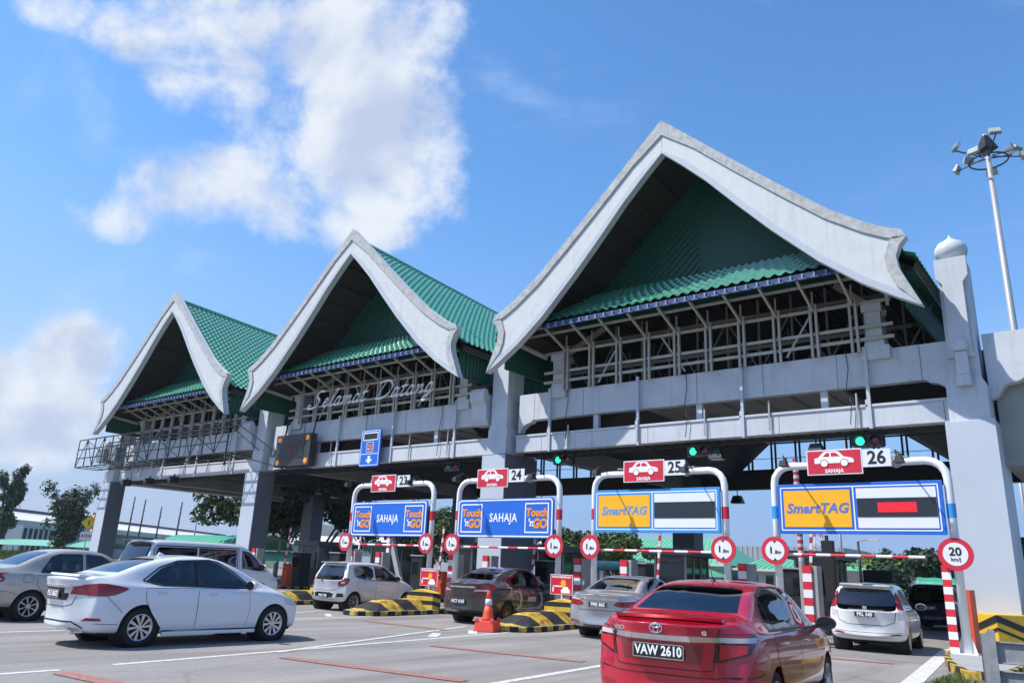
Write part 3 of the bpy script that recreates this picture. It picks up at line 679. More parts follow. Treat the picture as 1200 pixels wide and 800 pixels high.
# lone pair of posts in the lane left of 23
for k, x in enumerate((-26.3, -33.4, -36.8)):
    cp = thing('island_post', ['pale striped concrete post left of lane 23', 'pale striped concrete post beside the second pier from the left', 'farther striped concrete post by the second pier from the left'][k], 'post', (x, 22.4, .15), group='striped concrete posts on the islands')
    MB().box(.06, .20, 0, .4, 0, 1.80).build('column', M_concrete, cp, bevel=.01)
    for j in range(9): MB().box(-.16, .07, -.06, .3, j*.20, (j+1)*.20).build('stripe', M_red if j % 2 == 0 else M_white, cp)
# red notices with a starburst
for k, (x, lb) in enumerate(((-18.95, 'red crash warning notice on the post between lanes 23 and 24'), (-13.50, 'red crash warning notice on the post between lanes 24 and 25'), (-8.15, 'red crash warning notice between lanes 25 and 26, behind the red car'))):
    s = thing('warning_notice', lb, 'notice', (x, 19.6, .07), group='red crash warning notices'); s.scale = (SC,)*3
    MB().box(-.42, .42, -.015, .015, .82, 1.42).build('panel', M_swhite, s); MB().box(-.40, .40, -.02, -.012, .84, 1.40).build('red_face', M_sred, s)
    text_mesh('lettering', 'AWAS KENDERAAN', .075, M_letterw, s, (0, -.022, 1.34), bold=.003, sx=1.05)
    P = [(math.cos(i*math.pi/9)*(.13 if i % 2 else .075)+.08, math.sin(i*math.pi/9)*(.13 if i % 2 else .075)+1.16) for i in range(18)]
    MB().prism(P, -.026, -.019).build('starburst', M_syellow, s)
    MB().prism([(.0, .87), (.0, .97), (.05, .98), (.09, 1.06), (.25, 1.06), (.29, .98), (.33, .97), (.33, .87)], -.030, -.019).build('car_picture', M_letterw, s)
    MB().box(-.33, -.28, -.024, -.019, .9, 1.08).box(-.33, .05, -.024, -.019, 1.05, 1.09).build('barrier_picture', M_letterw, s)
    MB().lathe([(.03, .1), (.03, .84)], (0, .02, 0), 'z', 8).build('leg', M_white, s)
    cp = thing('low_striped_post', f'low red and white striped post under {["the notice between lanes 23 and 24", "the notice between lanes 24 and 25", "the notice behind the red car"][k]}', 'post', (x+.05, 19.75, .13), group='low striped posts')
    for j in range(5): MB().box(-.12, .12, -.05, .05, j*.17, (j+1)*.17).build('band', M_red if j % 2 == 0 else M_white, cp)
# striped board and orange plate on the right post of lane 26
sb = thing('striped_board', 'tall narrow red and white striped board beside the right post of lane 26', 'marker board', (-3.33, 19.9, .15))
for j in range(12): MB().box(-.13, .05, -.03, .01, .0+j*.155, .155*(j+1)).build('band', M_red if j % 2 else M_white, sb)
tag(MB().box(-3.12, -3.04, 20.4, 21.1, .15, 1.5).build('orange_plate', mat('orange_paint', (.72, .09, .03), .5, var=.08)), 'orange red upright plate behind the right post of lane 26', 'plate')
# traffic lights under the front beam
for k, (x, lit, lb) in enumerate(((-5.96, 1, 'over lane 26, brightest green'), (-11.5, 1, 'over lane 25'), (-17.27, 1, 'over lane 24'), (-23.2, 0, 'over lane 23, dim in the shade'))):
    t = thing('traffic_light', f'horizontal two lamp traffic light {lb}', 'traffic light', (x, 25.0, 5.74), group='traffic lights under the beam')
    MB().prism(rrect(-.46, .46, -.2, .2, .08), -.06, .14).build('housing', M_black, t); MB().box(-.04, .04, 0, .06, .2, .45).build('hanger', M_black, t)
    for sx, mm in ((-.22, mat('green_lamp', (.03, .75, .40), .3, emit=1.2) if lit else mat('dim_green', (.02, .22, .14), .3)), (.22, mat('unlit_red_lens', (.16, .02, .025), .2))):
        o = MB().lathe([(0, .075), (.09, .07), (.145, .058)], (sx, 0, 0), 'y', 20).build('lens', mm, t, smooth=True)
        vz = MB()
        for a in range(0, 180, 20): 
            p = [(sx+.16*math.cos(R(b)), .16*math.sin(R(b))) for b in (a, a+20)]; q = [(sx+.15*math.cos(R(b)), .15*math.sin(R(b))) for b in (a, a+20)]
            vz.prism([p[0], p[1], q[1], q[0]], -.2, -.05)
        vz.build('visor', M_black, t)
# flood lamps hanging under the rear beam and front tray
def flood(x, y, z, lb, sc=1.0):
    f = thing('hanging_floodlight', lb, 'floodlight', (x, y, z), group='hanging floodlights')
    MB().box(-.02, .02, -.02, .02, 0, .5*sc).build('stem', M_black, f); MB().frustum(-.26*sc, .26*sc, -.2*sc, .2*sc, -.3*sc, .02, .1*sc, .08*sc).build('shade', M_black, f, bevel=.02)
    MB().box(-.22*sc, .22*sc, -.17*sc, .17*sc, -.315*sc, -.295*sc).build('lens', mat('lamp_glass', (.35, .42, .38), .2), f)
flood(-10.9, 25.1, 5.75, 'black floodlight hanging beside the lane 25 traffic light'); flood(-7.55, 25.1, 5.75, 'black floodlight hanging left of the lane 26 traffic light')
for x, n in ((-26.0, 'between lanes 24 and 25'), (-17.0, 'right of lane 25 board'), (-30.5, 'behind the lane 24 gantry'), (-42.0, 'left of lane 23')): flood(x, 41.7, 5.95, f'black floodlight under the rear beam {n}', 1.3)
for k, x in enumerate((-37.5, -38.6, -36.1)): flood(x, 29+2*k, 5.6, ['bell shaped lamp hanging in the second bay, nearest', 'bell shaped lamp hanging in the second bay, middle', 'bell shaped lamp hanging in the second bay, farthest'][k])
for k, x in enumerate((-52.0, -49.0, -46.0)):
    f = thing('camera_unit', ['leftmost black camera unit under the left beam', 'middle black camera unit under the left beam', 'rightmost black camera unit under the left beam'][k], 'camera', (x, 24.45, 5.9), group='camera units under the left beam')
    MB().box(-.22, .22, -.25, .2, -.2, .2).build('housing', M_black, f, bevel=.03); MB().lathe([(.15, .25), (.17, .33)], (0, 0, 0), 'y', 14).build('lens', GLASS_DARK, f); MB().box(-.04, .04, -.04, .04, .2, .35).build('bracket', M_black, f)

# message sign, lane sign, cursive lettering
v = thing('message_sign', 'black message sign with four amber lamps hanging from the beam', 'message sign', (-33.75, 24.15, 6.95))
MB().box(-1.45, 1.45, -.1, .3, -.83, .83).build('housing', mat('sign_grey', (.035, .036, .04), .5), v, bevel=.02)
MB().box(-.95, .95, -.12, -.1, -.42, .42).build('display', M_sblack, v)
for j, t_ in enumerate(('SMARTTAG', 'TOUCH', 'SAHAJA')): text_mesh('lettering', t_, .26, mat('amber_text', (.28, .05, .015), .6), v, (0, -.125, .25-j*.27), sx=.8, space=1.15)
for sx in (-1.18, 1.18):
    for sz in (-.6, .6): MB().lathe([(0, .12), (.12, .115), (.15, .10)], (sx, 0, sz), 'y', 16).build('amber_lamp', mat('amber', (.85, .28, .04), .4, emit=.25), v, smooth=True)
MB().box(-1.3, 1.3, -.15, .35, -.98, -.94).build('ledge', M_black, v); MB().bar((-1.2, .2, .8), (-1.2, .3, 1.6), .06).build('hanger', M_black, v); MB().bar((1.2, .2, .8), (1.2, .3, 1.6), .06).build('hanger', M_black, v)
t = thing('lane_sign', 'tall blue sign with logo and white down arrow on the beam', 'sign', (-27.95, 24.3, 6.75))
MB().prism(rrect(-.69, .69, -.88, .88, .08), -.04, .05).build('panel', M_sblue, t)
frame_ring(MB(), -.64, .64, -.83, .83, .03, -.048, -.038, .05).build('border', M_letterw, t)
MB().box(-.52, .52, -.05, -.038, .36, .74).build('white_frame', M_letterw, t); MB().box(-.47, .47, -.055, -.045, .41, .69).build('display', M_sblack, t)
MB().box(-.6, .6, -.048, -.038, -.30, -.27).build('divider', M_letterw, t); MB().prism([(-.09, -.38), (.09, -.38), (.09, -.55), (.25, -.55), (0, -.75), (-.25, -.55), (-.09, -.55)], -.052, -.038).build('arrow', M_letterw, t)
tng_logo(t, 0, .04, .5, -.045)
# 'Selamat Datang' in brush strokes
GL = {
 'S': (.95, [[(.85, .95), (.55, 1.0), (.35, .85), (.42, .65), (.62, .5), (.62, .25), (.35, .02), (-.05, .02), (-.12, .18), (.05, .2)]]),
 'D': (1.0, [[(.42, .95), (.25, .5), (.08, .05)], [(.0, .9), (.35, 1.0), (.75, .92), (.95, .62), (.8, .25), (.45, .03), (.05, .05)]]),
 'e': (.42, [[(.02, .22), (.22, .3), (.3, .42), (.2, .5), (.06, .36), (.05, .14), (.18, .02), (.38, .12)]]),
 'l': (.30, [[(.0, .12), (.2, .5), (.34, .9), (.26, 1.0), (.16, .7), (.1, .25), (.14, .02), (.3, .1)]]),
 'a': (.48, [[(.36, .42), (.2, .5), (.05, .34), (.04, .1), (.16, .02), (.3, .2), (.38, .46), (.32, .2), (.36, .02), (.5, .12)]]),
 'm': (.74, [[(.02, .44), (.1, .44), (.06, .02), (.2, .38), (.32, .46), (.32, .3), (.28, .02), (.42, .38), (.56, .46), (.56, .26), (.54, .04), (.7, .1)]]),
 'n': (.52, [[(.02, .44), (.1, .44), (.06, .02), (.2, .36), (.34, .46), (.36, .28), (.32, .04), (.5, .12)]]),
 't': (.34, [[(.22, .85), (.12, .4), (.08, .1), (.16, .02), (.34, .12)], [(.0, .52), (.34, .56)]]),
 'g': (.5, [[(.36, .42), (.2, .5), (.05, .34), (.06, .1), (.2, .04), (.34, .3), (.38, .46), (.3, .0), (.2, -.38), (.02, -.4), (.02, -.28), (.3, -.05), (.5, .12)]]),
 ' ': (.55, [])}
def catmull(P, n=6):
    Q = []; P2 = [P[0]]+list(P)+[P[-1]]
    for i in range(1, len(P2)-2):
        for j in range(n):
            t_ = j/n; p0, p1, p2, p3 = P2[i-1:i+3]
            Q.append(tuple(.5*((2*p1[k])+(-p0[k]+p2[k])*t_+(2*p0[k]-5*p1[k]+4*p2[k]-p3[k])*t_*t_+(-p0[k]+3*p1[k]-3*p2[k]+p3[k])*t_**3) for k in (0, 1)))
    return Q+[P[-1]]
sel = thing('cursive_lettering', 'white cursive letters reading Selamat Datang across the middle gable frame', 'lettering', (-32.85, 24.12, 9.05))
txt = 'Selamat Datang'; tot = sum(GL[c][0] for c in txt)+.08*len(txt); W_ = 9.0; sc_x = W_/tot; x = 0
for c in txt:
    adv, strokes = GL[c]
    for st in strokes:
        Q = catmull(st); s = MB()
        for i in range(len(Q)-1):
            (a, b), (c2, d) = Q[i], Q[i+1]; X = lambda u, w: (x+(u+.32*w)*1.0)*sc_x; sz = .86
            # pen with an oblique flat nib
            nx, nz = .036, .042
            p = [(X(a, b)-nx, b*sz-nz), (X(c2, d)-nx, d*sz-nz), (X(c2, d)+nx, d*sz+nz), (X(a, b)+nx, b*sz+nz)]
            s.prism(p, -.035-.0004*(i % 5), .03)
        s.build('letter', M_letterw, sel)
    x += adv+.08
# flagpole-thin antennas etc. on the piers are left to the building

# ================================================================ islands, crash barriers
M_isl = stripe_mat('kerb_stripes', (.62, .42, .06), (.018, .018, .02), (0, 1, 0), .64, .8, var=.36)
M_bar = stripe_mat('barrier_stripes', (.72, .46, .05), (.028, .028, .03), (0, 1, .55), 1.44, .7, var=.34, off=.35)
M_islf = stripe_mat('kerb_stripes_front', (.62, .42, .06), (.018, .018, .02), (1, 1, 0), .64, .8, var=.36)
ISL = [-7.85, -13.3, -19.0, -24.2, -29.8, -35.6]; SK = R(7)
for k, x in enumerate(ISL):
    n = ['between lanes 25 and 26', 'between lanes 24 and 25 behind the cone', 'between lanes 23 and 24', 'left of lane 23', 'far left, right of the second pier', 'at the second pier from the left'][k]
    y0 = 15.9; w = .70; xn = x+.49                      # nose; the island runs back at a slight angle like the lanes
    P = [(-w, .9), (-w*.8, .3), (-w*.3, 0), (w*.3, 0), (w*.8, .3), (w, .9), (w, 26), (-w, 26)]
    isl = tag(MB().prism(P, 0, .13, 'xy').build('traffic_island', M_islf, bevel=.02), f'toll island with yellow and black kerb {n}', 'traffic island', 'toll islands'); isl.location = (xn, y0, 0); isl.rotation_euler = (0, 0, SK)
    MB().prism([(a*.93, .05+b_*.995) for a, b_ in P], .13, .135, 'xy').build('top', M_concrete, isl)
    b = MB(); L_ = 2.8; h = .32; W2 = .58                 # crash barrier: low wedge with bevelled flanks
    V = [(-W2, .35, 0), (W2, .35, 0), (W2, L_, 0), (-W2, L_, 0), (-W2*.35, -.0, 0), (W2*.35, -.0, 0), (-W2*.30, .95, h*.85), (W2*.30, .95, h*.85), (W2*.42, L_, h), (-W2*.42, L_, h)]
    b.add(V, [(4, 5, 7, 6), (5, 1, 7), (4, 6, 0), (1, 2, 8, 7), (0, 6, 9, 3), (6, 7, 8, 9), (2, 3, 9, 8), (0, 3, 2, 1, 5, 4)])
    cb = tag(b.build('crash_barrier', M_bar, bevel=.03), f'low wedge barrier in yellow and black bands {n}', 'crash barrier', 'striped wedge barriers'); cb.location = (xn-.02, y0+.18, .135); cb.rotation_euler = (0, 0, SK)
    c = tag(MB().prism([(-.55, 0), (.55, 0), (.55, .5), (0, .62), (-.55, .5)], 0, .45).build('chevron_block', stripe_mat('chevron_block_paint', (.72, .46, .05), (.02, .02, .02), (0, .3, 1.6), .42, .6), bevel=.02), f'small yellow block with black chevrons {n}', 'barrier block', 'chevron blocks'); c.location = (xn-.42, y0+3.3, .135); c.rotation_euler = (0, 0, SK)
# toll booths
for k, x in enumerate(ISL[:6]):
    n = ['between lanes 25 and 26', 'between lanes 24 and 25', 'behind the pier between lanes 23 and 24', 'left of lane 23', 'fifth from the right', 'sixth from the right'][k]
    b = thing('toll_booth', f'dark glazed toll booth with grey roof {n}', 'toll booth', (x-1.15, 29.5, .135), SK, group='toll booths')
    MB().box(-.62, .62, -1.4, 1.4, 0, .95).build('base_wall', mat('booth_grey', (.05, .05, .052), .6, var=.1), b, bevel=.01)
    MB().box(-.60, .60, -1.38, 1.38, .95, 2.15).build('glazing', GLASS_DARK, b)
    for sx in (-.61, .61):
        for sy in (-1.39, -.45, .45, 1.39): MB().box(sx-.035, sx+.035, sy-.035, sy+.035, .95, 2.15).build('corner_post', M_grey_steel, b)
    MB().box(-.95, .95, -1.8, 1.8, 2.15, 2.42).build('roof', mat('booth_roof', (.12, .12, .125), .6, var=.1), b, bevel=.02)
    m_ = thing('ticket_machine', f'black ticket cabinet on the island {n}', 'cabinet', (x-.62, 25.2 if k not in (2, 5) else 27.3, .135), SK, group='ticket cabinets')
    MB().box(-.32, .32, -.4, .4, 0, 1.75).build('cabinet', M_black, m_, bevel=.02); MB().box(-.25, .25, -.42, -.4, 1.0, 1.5).build('screen', GLASS_DARK, m_); MB().box(-.36, .36, -.45, .45, 1.75, 1.8).build('cap', M_grey_steel, m_)
    a = thing('barrier_gate', f'red barrier machine {n}', 'barrier machine', (x-.55, 26.4, .135), SK, group='red barrier machines')
    MB().box(-.17, .17, -.2, .2, 0, 1.15).build('cabinet', mat('orange_paint', (.72, .09, .03), .5, var=.08), a, bevel=.02)
    MB().box(-.03, .03, -.26, -.2, .9, 1.0).build('hub', M_black, a)
    MB().bar((.0, -.24, .95), (.15, -.24, 3.1), .05, .09).build('arm', stripe_mat('arm_stripes', (.78, .78, .78), (.62, .03, .04), (0, 0, 1), .4, .5), a)
# yellow crash foot with chevrons at the right pier and kerb strip
M_chev = mat('chevron_black', (.015, .015, .016), .6); M_yel = mat('barrier_yellow', (.72, .43, .03), .6, var=.18, vscale=5, streak=.1)
cf = thing('pier_guard', 'yellow block with black chevrons at the foot of the right pier', 'pier guard', (-2.95, 23.6, 0))
MB().prism([(-.78, .62), (-.72, .2), (0, -.35), (.85, .45), (.95, .62)], 0, .95, 'xy').build('block', M_yel, cf, bevel=.02)
for j in range(4):
    z = .78-j*.2; t_ = .16 if j == 0 else .07
    MB().add([(-.745, .20, z-.38), (-.0, -.375, z), (-.0, -.375, z+t_), (-.745, .20, z-.38+t_)], [(0, 1, 2, 3)]).add([(0, -.375, z), (.87, .42, z-.42), (.87, .42, z-.42+t_), (0, -.375, z+t_)], [(0, 1, 2, 3)]).build('chevron', M_chev, cf, fix=False) if z-.38 > .0 else None
MB().box(-.85, 1.1, .65, 4.6, 0, 1.05).build('plinth', M_yel, cf, bevel=.02)
kr = tag(MB().prism([(-.82, 3.5), (-.90, 0), (-.72, -1.4), (-.38, -3.0), (.12, -4.5), (.72, -4.6), (.85, -1.0), (.85, 3.5)], 0, .17, 'xy').build('kerb', M_islf, bevel=.015), 'yellow and black kerb curving past the right pier', 'kerb'); kr.location = (-2.75, 20.6, 0)
MB().prism([(-.72, 3.4), (-.80, 0), (-.62, -1.35), (-.28, -2.95), (.18, -4.38), (.64, -4.48), (.77, -1.0), (.77, 3.4)], .17, .175, 'xy').build('top', M_concrete, kr)
# ================================================================ vehicles
def paint(name, c, metal=.0, rough=.32, flake=0.0):
    m = mat(name, c, rough, metal=metal, coat=1.0, spec=.5)
    return m
def glass_mat(name, tint, a):
    if name in MATS: return MATS[name]
    m = bpy.data.materials.new(name); m.use_nodes = True; MATS[name] = m; nt = m.node_tree; N = nt.nodes; L = nt.links; N.clear()
    out = N.new('ShaderNodeOutputMaterial'); mx = N.new('ShaderNodeMixShader'); gl = N.new('ShaderNodeBsdfGlossy'); tr = N.new('ShaderNodeBsdfTransparent')
    gl.inputs['Roughness'].default_value = .015; gl.inputs['Color'].default_value = (.9, .95, 1, 1); tr.inputs['Color'].default_value = (*[t*a for t in tint], 1)
    fr = N.new('ShaderNodeFresnel'); fr.inputs['IOR'].default_value = 1.62
    ad = N.new('ShaderNodeMath'); ad.operation = 'MULTIPLY_ADD'; ad.inputs[1].default_value = 1.15; ad.inputs[2].default_value = .02; L.new(fr.outputs[0], ad.inputs[0])
    L.new(ad.outputs[0], mx.inputs[0]); L.new(tr.outputs[0], mx.inputs[1]); L.new(gl.outputs[0], mx.inputs[2]); L.new(mx.outputs[0], out.inputs[0])
    return m
G_TINT = glass_mat('tinted_glass', (.80, .9, .88), .30); G_CLEAR = glass_mat('clear_glass', (.85, .95, .92), .62); G_BLACK = glass_mat('black_film_glass', (.7, .8, .9), .06)
M_trim = mat('black_trim', (.010, .010, .011), .45); M_seam = mat('panel_gap', (.012, .012, .013), .8); M_tyre = mat('tyre_rubber', (.014, .014, .015), .85)
M_rim = mat('alloy_rim', (.55, .56, .58), .28, metal=.85); M_rimd = mat('dark_alloy', (.05, .05, .055), .4, metal=.5); M_chrome = mat('chrome', (.75, .76, .78), .09, metal=1.0)
M_lens = mat('tail_lens_red', (.26, .004, .008), .12, coat=.6); M_lensw = mat('lens_clear', (.55, .50, .50), .12, coat=.5); M_lamp = mat('headlamp', (.5, .52, .55), .1, coat=.5)
M_plate = mat('plate_black', (.010, .010, .011), .35); M_seat = mat('seat_cloth', (.03, .03, .034), .9); M_seatb = mat('seat_beige', (.16, .14, .12), .9); M_under = mat('underbody', (.01, .01, .01), .9)

def cage(table, rear, inset=0.0, cap=True, bulge=(.13, .05)):
    """skin through cross-sections; rear/front rings bulge"""
    V = []; F = []; rings = []
    y0, y1 = table[0][0], table[-1][0]
    for si, (y, w, zs, zb, wb, zr, wt) in enumerate(table):
        w -= inset; wb -= inset; wt -= inset; zr -= inset; zs += inset
        wb = min(wb, w*.97)
        S = [(0, zs), (w*.80, zs), (w*.965, zs+.05), (w, zs+(zb-zs)*.34), (w*.995, zs+(zb-zs)*.74), (w*.965, zb), (wb, zb+(.028 if zr-zb > .2 else .4*(zr-zb))),
             (wb+(wt-wb)*.55, zb+(zr-zb)*.55), (wt+.012, zb+(zr-zb)*.90), (wt*.86, zr-.008), (wt*.45, zr), (0, zr+.006)]
        if zr-zb < .2:
            S[7] = (wb+(wt-wb)*.5, zb+(zr-zb)*.72); S[8] = (wt+.01, zb+(zr-zb)*.92)
        ring = []
        def off(x, z):
            e = 0
            if si == 0: e = rear(z)+bulge[0]*(abs(x)/max(w, .1))**2.4
            elif si < len(bulge): e = rear(z)*(.6 if len(bulge) == 2 else .9)+bulge[si]*(abs(x)/max(w, .1))**(3 if len(bulge) == 2 else 2.6)
            elif si == len(table)-1: e = -(.22*(abs(x)/max(w, .1))**2+ (.10*max(0, (z-.55)/.3) if z > .55 else .05*(.55-z)/.3))
            return e
        for x, z in S: ring.append(len(V)); V.append((x, y+off(x, z), z))
        for x, z in S[-2:0:-1]: ring.append(len(V)); V.append((-x, y+off(x, z), z))
        rings.append((ring, S, off, y))
    n = len(rings[0][0])
    for a, b in zip(rings[:-1], rings[1:]):
        for k in range(n): F.append((a[0][k], a[0][(k+1) % n], b[0][(k+1) % n], b[0][k]))
    for which in (0, -1):
        ring, S, off, y = rings[which]; fl = which == -1
        rows = []
        for j in range(1, 10):
            x, z = S[j]; Rr = ring[j]; Ll = ring[n-j]; row = [Ll]
            for fr_ in (-.5, 0, .5):
                row.append(len(V)); V.append((x*fr_, y+off(x*fr_, z), z))
            row.append(Rr); rows.append(row)
        def add(*q): F.append(tuple(q) if fl else tuple(q)[::-1])
        for r1, r2 in zip(rows[:-1], rows[1:]):
            for c in range(4): add(r1[c], r2[c], r2[c+1], r1[c+1])
        b = rows[0]; c0 = ring[0]
        for c in range(4): add(c0, b[c], b[c+1])
        t = rows[-1]; tR, tC, tL = ring[10], ring[11], ring[12]
        add(t[0], tL, t[1]); add(t[1], tL, tC, t[2]); add(t[2], tC, tR, t[3]); add(t[3], tR, t[4])
    return V, F
def smooth_body(V, F, level):
    me = bpy.data.meshes.new('body'); me.from_pydata(V, [], F); me.update()
    bm = bmesh.new(); bm.from_mesh(me); bmesh.ops.recalc_face_normals(bm, faces=bm.faces); bm.to_mesh(me); bm.free()
    o = bpy.data.objects.new('body', me); col.objects.link(o)
    md = o.modifiers.new('s', 'SUBSURF'); md.levels = level; md.render_levels = level
    return o
def freeze(o):
    bpy.context.view_layer.update()
    me = bpy.data.meshes.new_from_object(o.evaluated_get(bpy.context.evaluated_depsgraph_get())); o.modifiers.clear(); old = o.data; o.data = me; bpy.data.meshes.remove(old)
def cut(o, mb, recalc=True):
    """subtract a solid; if the solver loses the body, nudge the cutter and try again"""
    def ext(me):
        xs = [v.co.x for v in me.vertices]; ys = [v.co.y for v in me.vertices]; zs_ = [v.co.z for v in me.vertices]
        return (max(xs)-min(xs))*(max(ys)-min(ys))*(max(zs_)-min(zs_)) if xs else 0
    keep = o.data.copy(); e0 = ext(keep); a0 = sum(p.area for p in keep.polygons)
    for k, solver in enumerate(('EXACT', 'EXACT', 'FAST', 'FAST')):
        me = bpy.data.meshes.new('cutter'); d = k*.0013; me.from_pydata([(x+d, y-d*.7, z+d*.4) for x, y, z in mb.v], [], mb.f); me.update()
        bm = bmesh.new(); bm.from_mesh(me); bmesh.ops.recalc_face_normals(bm, faces=bm.faces); bm.to_mesh(me); bm.free()
        c = bpy.data.objects.new('cutter', me); col.objects.link(c)
        md = o.modifiers.new('b', 'BOOLEAN'); md.operation = 'DIFFERENCE'; md.object = c; md.solver = solver
        freeze(o); bpy.data.objects.remove(c); bpy.data.meshes.remove(me)
        if ext(o.data) > e0*.93 and sum(p.area for p in o.data.polygons) > a0*.72: return
        print('cut retry', k, solver, o.name); old = o.data; o.data = keep.copy(); bpy.data.meshes.remove(old)
class Car:
    def __init__(s, name, label, cat, T, rear, colour, level=3, bulge=(.13, .05)):
        s.root = thing(name, label, cat); s.T = T; s.bulge = bulge; s.colour = colour
        V, F = cage(T, rear, bulge=bulge); s.body = smooth_body(V, F, level); freeze(s.body)
        s.body.parent = s.root; s.body.data.materials.clear(); s.body.data.materials.append(colour)
        me = s.body.data; s.bvh = BVHTree.FromPolygons([v.co.copy() for v in me.vertices], [tuple(p.vertices) for p in me.polygons]); s.L = T[-1][0]
    def hit(s, view, u, v, strict=False):
        if view == 'R': o, d = Vector((3, u, v)), Vector((-1, 0, 0))
        elif view == 'L': o, d = Vector((-3, u, v)), Vector((1, 0, 0))
        elif view == 'B': o, d = Vector((u, -2, v)), Vector((0, 1, 0))
        elif view == 'F': o, d = Vector((u, s.L+2, v)), Vector((0, -1, 0))
        else: o, d = Vector((u, v, 3)), Vector((0, 0, -1))
        h = s.bvh.ray_cast(o, d)
        if strict and (h[0] is None or h[1].dot(d) > (-.22 if view in 'RL' else -.02)): return None, None
        if h[0] is None or h[1].dot(d) > -.06:
            h2 = s.bvh.find_nearest(h[0] if h[0] is not None else Vector((u if view in 'BFT' else (.8 if view == 'R' else -.8), u if view in 'RL' else (v if view == 'T' else (0 if view == 'B' else s.L)), v if view != 'T' else 1.3)))
            return h2[0], h2[1]
        return h[0], h[1]
    def patch(s, name, poly, view, m, parent=None, off=.004, skirt=.012, grid=.06, smooth=True):
        bm = bmesh.new(); vs_ = [bm.verts.new((p[0], p[1], 0)) for p in poly]; bm.faces.new(vs_)
        bmesh.ops.triangulate(bm, faces=bm.faces[:], ngon_method='EAR_CLIP')
        for ax in (0, 1):
            lo = min(p[ax] for p in poly); hi = max(p[ax] for p in poly); k = int((hi-lo)/grid)
            for i in range(1, k+1):
                c = lo+i*(hi-lo)/(k+1); pc = [0, 0, 0]; pc[ax] = c; pn = [0, 0, 0]; pn[ax] = 1
                bmesh.ops.bisect_plane(bm, geom=bm.verts[:]+bm.edges[:]+bm.faces[:], plane_co=pc, plane_no=pn, dist=1e-5)
        nrm = {}; lost = []
        for v in bm.verts:
            p, n = s.hit(view, v.co.x, v.co.y, True)
            if p is None: lost.append(v); continue
            nrm[v] = n.normalized(); v.co = p+nrm[v]*off
        bmesh.ops.delete(bm, geom=lost, context='VERTS')
        big = [f for f in bm.faces if max(e.calc_length() for e in f.edges) > .30]
        if big and len(big) < len(bm.faces): bmesh.ops.delete(bm, geom=big, context='FACES')
        if not bm.faces: bm.free(); me = bpy.data.meshes.new(name); return link_mesh(name, me, m, parent or s.root)
        if skirt:
            be = [e for e in bm.edges if e.is_boundary]; mp = {}
            for e in be:
                for v in e.verts:
                    if v not in mp: mp[v] = bm.verts.new(v.co-nrm[v]*(skirt+off))
            for e in be:
                a, b = e.verts; bm.faces.new((a, b, mp[b], mp[a])); e.smooth = False
        bmesh.ops.triangulate(bm, faces=[f for f in bm.faces if len(f.verts) > 4])
        bmesh.ops.recalc_face_normals(bm, faces=bm.faces)
        # face outwards
        f0 = max(bm.faces, key=lambda f: f.calc_area()); p, n = s.bvh.find_nearest(f0.calc_center_median())[:2]
        if f0.normal.dot(n) < 0: bmesh.ops.reverse_faces(bm, faces=bm.faces)
        me = bpy.data.meshes.new(name); bm.to_mesh(me); bm.free()
        return link_mesh(name, me, m, parent or s.root, smooth)
    def line(s, name, pts, view, w, m, parent=None, off=.002):
        """a narrow strip laid along the skin"""
        V = []; F = []; P = []
        for i in range(len(pts)-1):
            a, b = pts[i], pts[i+1]; k = max(1, int(math.dist(a, b)/.05))
            for j in range(k): P.append((a[0]+(b[0]-a[0])*j/k, a[1]+(b[1]-a[1])*j/k))
        P.append(pts[-1])
        for i, p in enumerate(P):
            q0, q1 = P[max(0, i-1)], P[min(len(P)-1, i+1)]; d = Vector((q1[0]-q0[0], q1[1]-q0[1])).normalized()
            for sg in (-1, 1):
                h, n = s.hit(view, p[0]-d.y*sg*w/2, p[1]+d.x*sg*w/2); V.append(h+n*off)
        for i in range(len(P)-1): F.append((2*i, 2*i+1, 2*i+3, 2*i+2))
        me = bpy.data.meshes.new(name); me.from_pydata(V, [], F); me.update(); return link_mesh(name, me, m, parent or s.root, True)
    def hollow(s, ia, ib, windows_side, rearw, frontw, wheels, rw, seat=M_seat, yrt=1.5, yf=2.8, x_in=.55):
        T2 = [list(t) for t in s.T[ia:ib]]
        for t in T2: t[2] = .38
        V, F = cage(T2, lambda z: 0, .055, bulge=((.02, .01) if len(s.bulge) == 2 else (.15, .09, .04))); inner = smooth_body(V, F, 2); freeze(inner)
        mb = MB(); mb.v = [tuple(v.co) for v in inner.data.vertices]; mb.f = [tuple(p.vertices) for p in inner.data.polygons]; bpy.data.objects.remove(inner)
        cut(s.body, mb)
        mb = MB()
        for P in windows_side:
            P = inset2(P, .012)
            mb.prism(P, .25, 1.3, 'yz'); mb.prism(P, -1.3, -.25, 'yz')
        cut(s.body, mb)
        if rearw: mb = MB().prism(inset2(rearw, .02), -.4, yrt, 'xz'); cut(s.body, mb)
        if frontw: mb = MB().prism(inset2(frontw, .02), yf, s.L+.5, 'xz'); cut(s.body, mb)
        mb = MB()
        for wy, wx in wheels:
            for sg in (-1, 1):
                a, b = sorted((sg*(wx-.24), sg*(wx+.4))); mb.lathe([(rw+.055, a), (rw+.055, b)], (0, wy, rw-.005), 'x', 40)
        cut(s.body, mb)
        bm = bmesh.new(); bm.from_mesh(s.body.data)
        for e in bm.edges: e.smooth = not (len(e.link_faces) == 2 and e.calc_face_angle(0) > .55)
        bm.to_mesh(s.body.data); bm.free(); s.body.data.polygons.foreach_set('use_smooth', [True]*len(s.body.data.polygons))
        for wy, wx in wheels:
            for sg in (-1, 1):
                a = sg*(wx-.25)
                MB().lathe([(rw+.06, a), (rw+.06, sg*(wx+.055))], (0, wy, rw-.005), 'x', 32).build('wheel_well', M_under, s.root, smooth=True)
